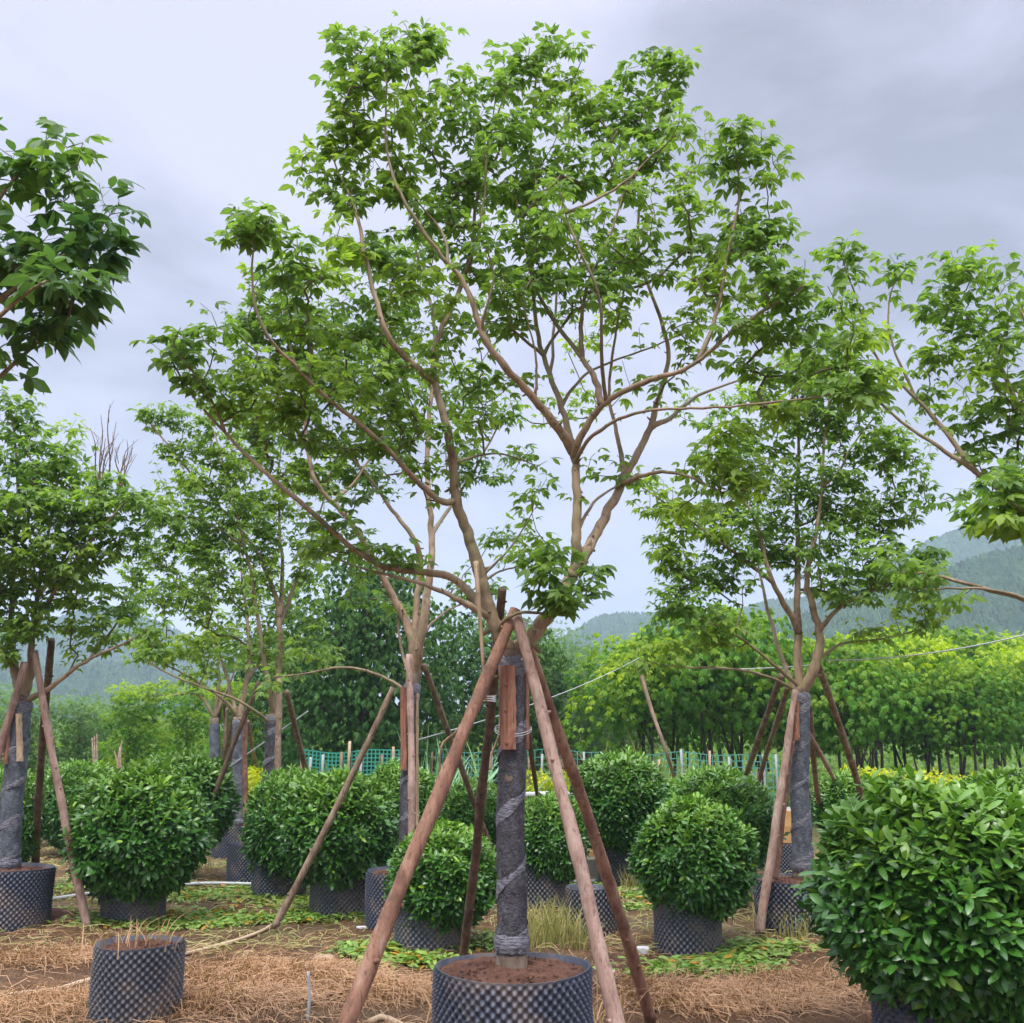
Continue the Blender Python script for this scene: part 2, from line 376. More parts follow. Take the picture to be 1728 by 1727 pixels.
hill('hills', 620, [(820, 1240), (900, 1120), (960, 1075), (1010, 1050), (1060, 1043), (1110, 1042), (1200, 1055), (1330, 1020), (1450, 975), (1560, 920), (1640, 880), (1760, 850), (1900, 840), (2200, 1000), (2300, 1200)], 150, 6.5, 1)
hill('hills', 330, [(900, 1240), (985, 1150), (1060, 1085), (1160, 1058), (1240, 1040), (1330, 1050), (1420, 1010), (1520, 990), (1620, 965), (1728, 935), (1850, 900), (2100, 950), (2350, 1230)], 80, 5.5, 2)
hill('hills', 700, [(-500, 1200), (-300, 1120), (-100, 1060), (60, 1065), (180, 1035), (260, 1045), (330, 1075), (420, 1105), (520, 1150), (640, 1200), (760, 1245)], 150, 6, 3)
hill('hills', 460, [(-600, 1220), (-300, 1130), (-50, 1110), (120, 1130), (260, 1120), (380, 1160), (520, 1205), (640, 1250)], 110, 5, 4)

# ------------------------------------------------------------------ leaves
def leaflet(L, w, rows=(.28, .58, .84), ws=(.82, 1, .42), fold=.16, curl=.22):
    V = [(0, 0, 0)]; UV = [(0, 0)]
    for tt, ww in zip(rows, ws):
        z = -curl*L*tt*tt; h = w/2*ww
        V += [(tt*L, h, z+fold*h), (tt*L, 0, z), (tt*L, -h, z+fold*h)]; UV += [(1, tt), (0, tt), (-1, tt)]
    V.append((L, 0, -curl*L*1.15)); UV.append((0, 1)); n = len(rows)
    T = [(0, 2, 1), (0, 3, 2)]; Q = []
    for k in range(n-1):
        b = 1+3*k; Q += [(b, b+1, b+4, b+3), (b+1, b+2, b+5, b+4)]
    b = 1+3*(n-1); e_ = 1+3*n; T += [(b, b+1, e_), (b+1, b+2, e_)]
    return np.array(V, float), np.array(Q), np.array(T), np.array(UV, float)
def rotz(a): return np.array(((cos(a), -sin(a), 0), (sin(a), cos(a), 0), (0, 0, 1)))
def roty(a): return np.array(((cos(a), 0, sin(a)), (0, 1, 0), (-sin(a), 0, cos(a))))
def rotx(a): return np.array(((1, 0, 0), (0, cos(a), -sin(a)), (0, sin(a), cos(a))))
def compound(L, w, n=5, pet=1.0, droop=.35, seed=0, simple=False):
    """palmate leaf: n leaflets on one stalk, stalk along +X"""
    r = np.random.default_rng(seed); V = []; Q = []; T = []; UV = []; c = 0
    ang = np.linspace(-1, 1, n)*(R(78) if n > 3 else R(60))
    for a in ang:
        l = L*(1-.28*abs(a)/1.36)*r.uniform(.88, 1.08)
        v, q, t, uv = leaflet(l, w*l/L) if not simple else leaflet(l, w*l/L, (.45,), (1,), .16, .22)
        v = v @ rotx(r.normal(0, .25)).T @ roty(droop+r.normal(0, .18)).T @ rotz(a+r.normal(0, .08)).T
        v[:, 0] += pet*L
        V.append(v); T.append(t+c); UV.append(uv)
        if len(q): Q.append(q+c)
        c += len(v)
    # stalk
    h = .012*L+.0006; V.append(np.array(((0, h, 0), (0, -h, 0), (pet*L, -h*.6, 0), (pet*L, h*.6, 0)))); UV.append(np.zeros((4, 2))); Q.append(np.array([(0, 1, 2, 3)])+c)
    return np.vstack(V), np.vstack(Q), np.vstack(T), np.vstack(UV)
def single(L, w, simple=False):
    v, q, t, uv = leaflet(L, w, (.25, .58, .86), (.72, 1, .66), .14, .25) if not simple else leaflet(L, w, (.45,), (1,), .2, .18)
    if not len(q): q = np.zeros((0, 4), int)
    return v, q, t, uv
def scatter(mb, tmpl, pos, dirs, nrm, scale, tint):
    """place a leaf template at every pos, +X along dirs, +Z near nrm"""
    if not len(pos): return
    v, q, t, uv = tmpl; n = len(pos); M = len(v)
    x = dirs/(np.linalg.norm(dirs, axis=1)[:, None]+1e-9)
    y = np.cross(nrm, x); y /= np.linalg.norm(y, axis=1)[:, None]+1e-9; z = np.cross(x, y)
    Rm = np.stack((x, y, z), 1)*np.asarray(scale)[:, None, None]
    V = np.einsum('mk,nkj->nmj', v, Rm)+pos[:, None]
    off = (np.arange(n)*M)[:, None, None]
    mb.add(V, (q[None]+off).reshape(-1, 4) if len(q) else None, (t[None]+off).reshape(-1, 3), np.repeat(tint, M, 0), np.tile(uv, (n, 1)))

# ------------------------------------------------------------------ tree growing
class Tree:
    def __init__(s, seed):
        s.P = []; s.par = []; s.r0 = []; s.fix = []; s.rng = np.random.default_rng(seed); s.tips = []
    def node(s, p, par, r=0, fix=False):
        s.P.append(np.asarray(p, float)); s.par.append(par); s.r0.append(r); s.fix.append(fix); return len(s.P)-1
    def limb(s, pts, r0, r1, attach=None):
        """a limb given as 3D points; attach = index of the node it leaves from"""
        pts = np.asarray(pts, float).copy()
        if len(pts) > 4 and attach is not None: pts[1:-1] = .46*pts[1:-1]+.27*(pts[:-2]+pts[2:])
        C = catmull(pts, 3); n = len(C); ids = []
        sg = np.linalg.norm(C[-1]-C[0])/n
        C[1:-1] += s.rng.normal(0, 1, (n-2, 3))*min(.006, sg*.035)*(attach is not None); par = attach if attach is not None else -1
        for k in range(n):
            par = s.node(C[k], par, r0*(.90 if attach is not None else 1)+(r1*(.72 if attach is not None else 1)-r0*(.90 if attach is not None else 1))*(k/(n-1))**.68, True); ids.append(par)
        return ids
    def nearest(s, p): return int(np.argmin(np.linalg.norm(np.array(s.P)-p, axis=1)))
    def grow(s, targets, step=.14, sag=.05, minr=.0018, back=.35):
        root = s.P[0]
        order = np.argsort(np.linalg.norm(targets-root, axis=1))
        A = np.zeros((len(s.P)+len(targets)*30, 3)); A[:len(s.P)] = s.P; na_ = len(s.P)
        for ti in order:
            g = targets[ti]
            while na_ < len(s.P): A[na_] = s.P[na_]; na_ += 1
            P = A[:na_]; d = np.linalg.norm(P-g, axis=1)
            # prefer nodes below / inside, so that twigs run outward and up
            dirn = (g-P)/(d[:, None]+1e-6); outw = P-root; outw /= np.linalg.norm(outw, axis=1)[:, None]+1e-6
            cost = d*(1+back*(1-np.sum(dirn*outw, 1)))
            k = int(np.argmin(cost)); a = s.P[k]; D = g-a; L = np.linalg.norm(D)
            if L < .03: s.tips.append(k); continue
            n = min(28, max(2, int(L/step)+1)); perp = s.rng.normal(0, 1, 3); perp -= D*np.dot(perp, D)/L**2; perp /= np.linalg.norm(perp)+1e-9
            bend = s.rng.uniform(.03, .13)*L; par = k; kink = s.rng.normal(0, .012, (n, 3))
            for m in range(1, n+1):
                f = m/n; q = a+D*f+perp*bend*sin(pi*f)+np.array((0, 0, -sag*L*sin(pi*f)*(1 if s.rng.random() < .8 else -1)))+(kink[m-1]*(1 if m < n else 0))
                par = s.node(q, par)
            s.tips.append(par)
        # pipe model for grown nodes
        n = len(s.P); w = np.zeros(n)
        for k in s.tips: w[k] += 1
        for k in range(n-1, -1, -1):
            if s.par[k] >= 0: w[s.par[k]] += max(w[k], .5)
        s.w = w
        for k in range(n):
            if not s.fix[k]: s.r0[k] = minr*max(w[k], 1)**.45
    def mesh(s, mb, mb2=None, thick=.008):
        """chains: follow heaviest child; thick ones in mb, thin in mb2"""
        n = len(s.P); ch = [[] for _ in range(n)]
        for k in range(n):
            if s.par[k] >= 0: ch[s.par[k]].append(k)
        starts = [(k, -1) for k in range(n) if s.par[k] < 0]
        while starts:
            k, pa = starts.pop(); pts = []; rs = []
            if pa >= 0: pts.append(s.P[pa]); rs.append(min(s.r0[pa]*.8, s.r0[k]*1.5))
            while True:
                pts.append(s.P[k]); rs.append(s.r0[k])
                if not ch[k]: break
                nxt = max(ch[k], key=lambda c: (s.fix[c] and s.par[c] == k and c == k+1, s.r0[c]))
                for c in ch[k]:
                    if c != nxt: starts.append((c, k))
                k = nxt
            if len(pts) < 2: continue
            mx = max(rs); tgt = mb if (mx > thick or mb2 is None) else mb2
            tube(tgt, pts, rs, 12 if mx > .03 else (6 if mx > .008 else 4), cap=mx > .008, wob=.03 if mx > .02 else 0)

def blob_targets(r, blobs, Y, dens, leaf):
    """blobs: (px, py, rx, ry, depth offset[, density factor[, depth radius in m]])"""
    out = []; yo = []
    for bl in blobs:
        px, py, rx, ry, dy = bl[:5]; f = bl[5] if len(bl) > 5 else 1; k = pxm(Y)
        rd = bl[6] if len(bl) > 6 else .75*(rx+ry)/2*k*1.15
        n = max(2, int(round(dens*f*rx*ry/(leaf/k)**2)))
        u = r.normal(size=(n, 3)); u /= np.linalg.norm(u, axis=1)[:, None]; u *= (r.random(n)**(1/2.4))[:, None]
        yg = r.uniform(.5, .95) if r.random() < .28 else max(0, r.normal(.12, .12))
        for q in u:
            Yd = Y+dy+q[1]*rd
            out.append(at(px+q[0]*rx*1.12, py+q[2]*ry*1.1, Yd)); yo.append(yg+max(0, -q[2]*.0))
    return np.array(out), np.array(yo)

def foliage(mb, tr, targets, young, tmpls, size, per=(5, 8), r=None, up=.55, along=2):
    pos = []; dr = []; nm = []; sc = []; ti = []
    cl_tint = r.normal(.5, .16, len(tr.tips))
    for idx, k in enumerate(tr.tips):
        p = tr.P[k]; par = tr.par[k]; d = p-tr.P[par] if par >= 0 else np.array((0, 0, 1.)); d /= np.linalg.norm(d)+1e-9
        yv = young[idx]
        n = r.integers(per[0], per[1]+1); a0 = r.uniform(0, 2*pi)
        u = np.cross(d, (0, 0, 1.)); 
        if np.linalg.norm(u) < .2: u = np.array((1., 0, 0))
        u /= np.linalg.norm(u); w = np.cross(d, u)
        pp = tr.P[par] if par >= 0 else p; p2 = tr.P[tr.par[par]] if par >= 0 and tr.par[par] >= 0 else pp
        for i_ in range(n):
            a = a0+i_*2.4+r.normal(0, .2); f = i_/n
            spread = R(35)+R(60)*f+r.normal(0, .12)
            dd = np.array((cos(a), sin(a), .05-.22*f))+d*.4*(1-f)+r.normal(0, .15, 3)
            q = p+(pp-p)*2*f if f < .5 else pp+(p2-pp)*(2*f-1)
            pos.append(q); dr.append(dd); nn = np.array((0, 0, .8))+r.normal(0, .27, 3); nn[1] -= .14; nm.append(nn)
            sc.append(size*r.uniform(.62, 1.22)); ti.append((np.clip(cl_tint[idx]+r.normal(0, .14), 0, 1), np.clip(yv*.8*(1-.6*f)+r.normal(0, .08), 0, 1)))
    pos = np.array(pos); dr = np.array(dr); nm = np.array(nm); sc = np.array(sc); ti = np.array(ti)
    w_ = r.integers(0, len(tmpls), len(pos))
    for k, tm in enumerate(tmpls):
        s_ = w_ == k; scatter(mb, tm, pos[s_], dr[s_], nm[s_], sc[s_], ti[s_])

TM_BIG = [compound(1, .40, 5, .8, .35, 1), compound(1, .46, 3, .7, .4, 2), compound(1, .48, 4, .6, .25, 3), compound(1, .44, 3, .9, .5, 7)]
TM_SM = [compound(1, .46, 5, .8, .35, 4, True), compound(1, .50, 3, .6, .5, 5, True), compound(1, .48, 3, .7, .3, 6, True)]

def px3(tr_pts, Y):
    """(px, py[, depth offset]) list -> 3D"""
    return np.array([at(q[0], q[1], Y+(q[2] if len(q) > 2 else 0)) for q in tr_pts])

def build_tree(name, label, Y, base, trunk, limbs, blobs, dens, leaf, size, seed, LM, tm, wrap=None, wr=None, step=.14, group=None,
               wmat=WRAP, per=(5, 8), cat='tree', limb_mat=BARK_LIMB, films=True, young=0.0):
    """trunk: px points base->fork (with radius r0,r1 first); limbs: list of (pts, r0, r1, [part?])"""
    b3 = np.asarray(base, float); root = thing(name, (b3[0], b3[1], 0), label, cat, group)
    tr = Tree(seed); r = np.random.default_rng(seed)
    tp, tr0, tr1 = trunk; T3 = px3(tp, Y) if len(tp[0]) < 4 else np.array([q[:3] for q in tp]); T3[0, :2] = b3[:2]; T3[0, 2] = b3[2]
    ids = tr.limb(T3, tr0, tr1)
    tb = MB(); C = np.array([tr.P[k] for k in ids])
    rr = np.array([tr.r0[k] for k in ids]); rr[:3] *= np.array((1.25, 1.12, 1.04))
    tube(tb, catmull(C, 2), np.interp(np.linspace(0, 1, len(catmull(C, 2))), np.linspace(0, 1, len(rr)), rr), 20, wob=.02)
    tb.build('trunk', BARK_TRUNK, root)
    limb_ids = []
    for lm in limbs:
        pts = px3(lm[0], Y); k = tr.nearest(pts[0]); pts[0] = tr.P[k]
        limb_ids.append((tr.limb(pts, lm[1], lm[2], attach=k), lm))
    nfix = len(tr.P)
    tg, yo = blob_targets(r, blobs, Y, dens, size)
    print('TIPS', name, len(tg), flush=True)
    ends = [tr.P[idl[-1]]+r.normal(0, .02+size*.6, 3)+np.array((0, 0, size*.5)) for idl, _ in limb_ids for _k in range(3)]
    tg = np.vstack((tg, np.array(ends))); yo = np.concatenate((yo, np.full(len(ends), .2)))
    order = np.argsort(np.linalg.norm(tg-tr.P[0], axis=1)); yo = yo[order]
    tr.grow(tg, step)
    LBS = []
    for idl, lm in limb_ids:
        lb = MB(); LBS.append(lb); P = np.array([tr.P[k] for k in idl]); rs = np.array([tr.r0[k] for k in idl]); P = P+np.vstack((np.zeros((1, 3)), r.normal(0, 1, (len(P)-1, 3))*np.minimum(rs[1:, None]*.10, .004)))
        for q_, k in enumerate(idl): tr.P[k] = P[q_]
        rs = rs*(1+r.normal(0, .03, len(rs))); PP = catmull(P, 2); RR = np.interp(np.linspace(0, 1, len(PP)), np.linspace(0, 1, len(rs)), rs)
        tube(lb, PP, RR, 14 if rs[0] > .03 else 8, wob=.04, tint=(.5, float(np.clip(.75-rs[0]/.035, 0, .6))))
        for q_ in range(int(len(P)*.35)):      # short spurs and knots along the limb
            k_ = r.integers(2, max(3, len(P)-2)); dv = r.normal(size=3); dv /= np.linalg.norm(dv); tube(lb, [P[min(k_, len(P)-1)], P[min(k_, len(P)-1)]+dv*rs[min(k_, len(P)-1)]*r.uniform(1.2, 2.6)], [rs[min(k_, len(P)-1)]*.5, rs[min(k_, len(P)-1)]*.2], 5, tint=(.5, .5))
    # twigs: only grown chains
    owner = {}
    for li, (idl, lm) in enumerate(limb_ids):
        for k in idl: owner[k] = li
    n = len(tr.P); ch = [[] for _ in range(n)]
    for k in range(nfix, n): ch[tr.par[k]].append(k)
    stack = [(c, tr.par[c], owner.get(k, 0)) for k in range(nfix) for c in ch[k]]
    while stack:
        k, pa, ow = stack.pop(); pts = [tr.P[pa]]; rs = [min(tr.r0[pa], tr.r0[k]*1.4)]
        while True:
            pts.append(tr.P[k]); rs.append(tr.r0[k])
            if not ch[k]: break
            nxt = max(ch[k], key=lambda c: tr.r0[c])
            for c in ch[k]:
                if c != nxt: stack.append((c, k, ow))
            k = nxt
        tube(LBS[ow], pts, rs, 6 if max(rs) > .006 else 4, cap=False, tint=(.5, 1))
    for lb in LBS: lb.build('limb', limb_mat, root)
    fo = MB(); foliage(fo, tr, tg, np.clip(yo+young, 0, 1), tm, size, per, r)
    fo.build('foliage', LM, root)
    if wrap:
        z0, z1 = wrap; L = C; zz = L[:, 2]
        nn = 46; zs = np.linspace(z0, z1, nn); cx = np.interp(zs, zz, L[:, 0]); cy = np.interp(zs, zz, L[:, 1]); rad = np.interp(zs, zz, rr)
        wb = MB(); P = np.stack((cx, cy, zs), 1); sd_ = 28; aa = np.arange(sd_)*2*pi/sd_
        V = np.zeros((nn, sd_, 3)); tw_ = zs[:, None]*9+aa[None]
        bul = 1.10+.05*np.sin(tw_)+.03*np.sin(zs[:, None]*31+2*aa[None])+r.normal(0, .032, (nn, sd_))
        bul[0] = 1.02; bul[-1] = 1.0
        V[..., 0] = P[:, None, 0]+np.cos(aa)[None]*rad[:, None]*bul; V[..., 1] = P[:, None, 1]+np.sin(aa)[None]*rad[:, None]*bul; V[..., 2] = P[:, None, 2]+r.normal(0, .003, (nn, sd_))
        i = np.arange(nn-1)[:, None]*sd_; j = np.arange(sd_)[None]; k = (j+1) % sd_
        wb.add(V, np.stack((i+j, i+k, i+sd_+k, i+sd_+j), -1).reshape(-1, 4)); wo_ = wb.build('trunk_wrap', wmat, root)
        if films:
            fb = MB(); turns = (z1-z0)/.36; M = int(turns*26); th = np.linspace(0, turns*2*pi, M)+seed
            zc = np.linspace(z0+.03, z1-.03, M); w2 = .030+.012*np.sin(th*1.7)+.004*r.normal(size=M)
            rr_ = np.interp(zc, zz, rr)*1.165; c_x = np.interp(zc, zz, L[:, 0]); c_y = np.interp(zc, zz, L[:, 1])
            rows = []
            for s_, q_ in ((-1, 0.985), (-.3, 1.012), (.4, 1.012), (1, .985)):
                rows.append(np.stack((c_x+np.cos(th)*rr_*q_, c_y+np.sin(th)*rr_*q_, zc+s_*w2), 1))
            V = np.stack(rows, 1); i = np.arange(M-1)[:, None]*4; j = np.arange(3)[None]
            fb.add(V, np.stack((i+j, i+4+j, i+5+j, i+1+j), -1).reshape(-1, 4))
            # film collars at both ends
            for zc_, hh in ((z0+.05, .045), (z1-.05, .05)):
                ring = []
                for s_, q_ in ((-1, 1.10), (-.4, 1.2), (.4, 1.21), (1, 1.1)):
                    rq = np.interp(zc_, zz, rr)*q_*(1+r.normal(0, .015, 24)); al = np.arange(24)*2*pi/24
                    ring.append(np.stack((np.interp(zc_, zz, L[:, 0])+np.cos(al)*rq, np.interp(zc_, zz, L[:, 1])+np.sin(al)*rq, zc_+s_*hh+r.normal(0, .004, 24)), 1))
                V = np.stack(ring, 0); i = np.arange(3)[:, None]*24; j = np.arange(24)[None]; k = (j+1) % 24
                fb.add(V, np.stack((i+j, i+k, i+24+k, i+24+j), -1).reshape(-1, 4))
            fb.build('film_band', FILM, wo_, origin=root.location)
    return root, tr

# ------------------------------------------------------------------ pots
def pot_mesh(Rr, H, soil, seed=0, na=None, flare=.0):
    """studded air-pruning pot wall; local origin at its base centre"""
    r = np.random.default_rng(seed); na = na or max(26, int(2*pi*Rr/.050)); nzr = int(H/.050)
    nu = na*8; nv = nzr*8+1
    th = np.arange(nu)*2*pi/nu; v = np.linspace(0, H, nv)
    A, Vv = np.meshgrid(th, v)
    a = A*na; b = Vv/H*nzr*2*pi
    f = np.cos(a)*np.cos(b)      # staggered lattice of studs
    f = np.where(f > 0, f**1.1, -.55*np.abs(f))
    env = np.clip(np.minimum(Vv, H-Vv)/.02, 0, 1)
    rad = Rr*(1+flare*(Vv/H))*(1+.012*np.sin(3*A+seed)+.008*np.sin(5*A+2*Vv*6)) + .014*f*env
    P = np.stack((rad*np.cos(A), rad*np.sin(A), Vv+.006*np.sin(2*A+seed)*(Vv/H)), -1)
    mb = MB(); i = np.arange(nv-1)[:, None]*nu; j = np.arange(nu)[None]; k = (j+1) % nu
    tint = np.stack((np.clip((f+.3)/1.3, 0, 1)*env+.2*(1-env), 0*f), -1).reshape(-1, 2)
    mb.add(P, np.stack((i+j, i+k, i+nu+k, i+nu+j), -1).reshape(-1, 4), None, tint)
    # inner wall
    top = P[-1]; inn = top*np.array((.975, .975, 1)); low = inn.copy(); low[:, 2] = .05
    V = np.vstack((top, inn, low)); j = np.arange(nu); k = (j+1) % nu
    mb.add(V, np.vstack((np.stack((j, k, nu+k, nu+j), -1), np.stack((nu+j, nu+k, 2*nu+k, 2*nu+j), -1))), None, (.15, 0))
    sb = MB(); nr = 14; ns = 60; rs = np.linspace(0, 1, nr)*Rr*.975*(1+flare)
    th = np.arange(ns)*2*pi/ns; G, A = np.meshgrid(rs, th, indexing='ij')
    zz = soil+.035*(1-(G/Rr)**2)+(r.normal(0, .006, G.shape)+.010*np.sin(G*40+3*A)*np.sin(A*5+G*22))*(G < Rr*.95)
    i = np.arange(nr-1)[:, None]*ns; j = np.arange(ns)[None]; k = (j+1) % ns
    sb.add(np.stack((G*np.cos(A), G*np.sin(A), zz), -1), np.stack((i+j, i+k, i+ns+k, i+ns+j), -1).reshape(-1, 4))
    # clods and crumbs of soil
    octa = np.array(((1, 0, 0), (-1, 0, 0), (0, 1, 0), (0, -1, 0), (0, 0, 1), (0, 0, -1)), float); of = np.array(((0, 2, 4), (2, 1, 4), (1, 3, 4), (3, 0, 4), (2, 0, 5), (1, 2, 5), (3, 1, 5), (0, 3, 5)))
    for q in range(int(900*Rr)):
        g_ = Rr*.93*r.random()**.5; a_ = r.uniform(0, 2*pi); c_ = np.array((g_*cos(a_), g_*sin(a_), soil+.035*(1-(g_/Rr)**2))); sb.add(c_+octa*r.uniform(.003, .013)*r.uniform(.6, 1.3, (6, 3)), None, of)
    return mb, sb
def make_pot(loc, Rr, H, soil, label, m=POT, seed=0, group=None, name='plant_pot', flare=0):
    loc = np.array(loc, float); loc[2] = float(gz(loc[0], loc[1]))-.02 if loc[2] == 0 else loc[2]
    mb, sb = pot_mesh(Rr, H, soil, seed, flare=flare)
    root = thing(name, loc, label, 'plant pot', group)
    o = mb.build('pot_wall', m, root, origin=(0, 0, 0)); 
    s = sb.build('soil', SOIL, root, origin=(0, 0, 0), attrs=False)
    return root

# ------------------------------------------------------------------ support poles
def pole(top, foot, r0, r1, m, label, name='support_pole', seed=0, bend=.02, group='poles propping up the potted trees', knots=True, cat='pole'):
    """top/foot 3D; r0 radius at the foot, r1 at the top"""
    r0 *= .84; r1 *= .84
    rr = np.random.default_rng(seed+100); top = np.asarray(top, float); foot = np.asarray(foot, float); n = 40
    f = np.linspace(0, 1, n)[:, None]; D = top-foot; L = np.linalg.norm(D)
    pp = rr.normal(size=3); pp -= D*np.dot(pp, D)/L**2; pp /= np.linalg.norm(pp)
    P = foot+D*f+pp*bend*L*.5*np.sin(pi*f)+pp[[1, 2, 0]]*.004*np.sin(f*17+seed)
    rad = r0+(r1-r0)*f[:, 0]; rad = rad*(1+.05*np.sin(f[:, 0]*23+seed)+rr.normal(0, .035, n))
    mb = MB(); tube(mb, P, rad, 14, wob=.03)
    if knots:
        for q in range(int(L/.28)):
            ff = (q+rr.uniform(.2, .8))/int(L/.28); k = int(ff*(n-1)); a = rr.uniform(0, 2*pi); dn = D/L
            u = np.cross(dn, (1., 0, 0)); u /= np.linalg.norm(u); w = np.cross(dn, u); dd = u*cos(a)+w*sin(a)+dn*.35
            tube(mb, [P[k]+dd*rad[k]*.5, P[k]+dd*rad[k]*1.12, P[k]+dd*rad[k]*rr.uniform(1.25, 1.5)], [rad[k]*.42, rad[k]*.3, rad[k]*.16], 6)
    o = mb.build(name, m, None, origin=foot); return tag(o, label, cat, group)

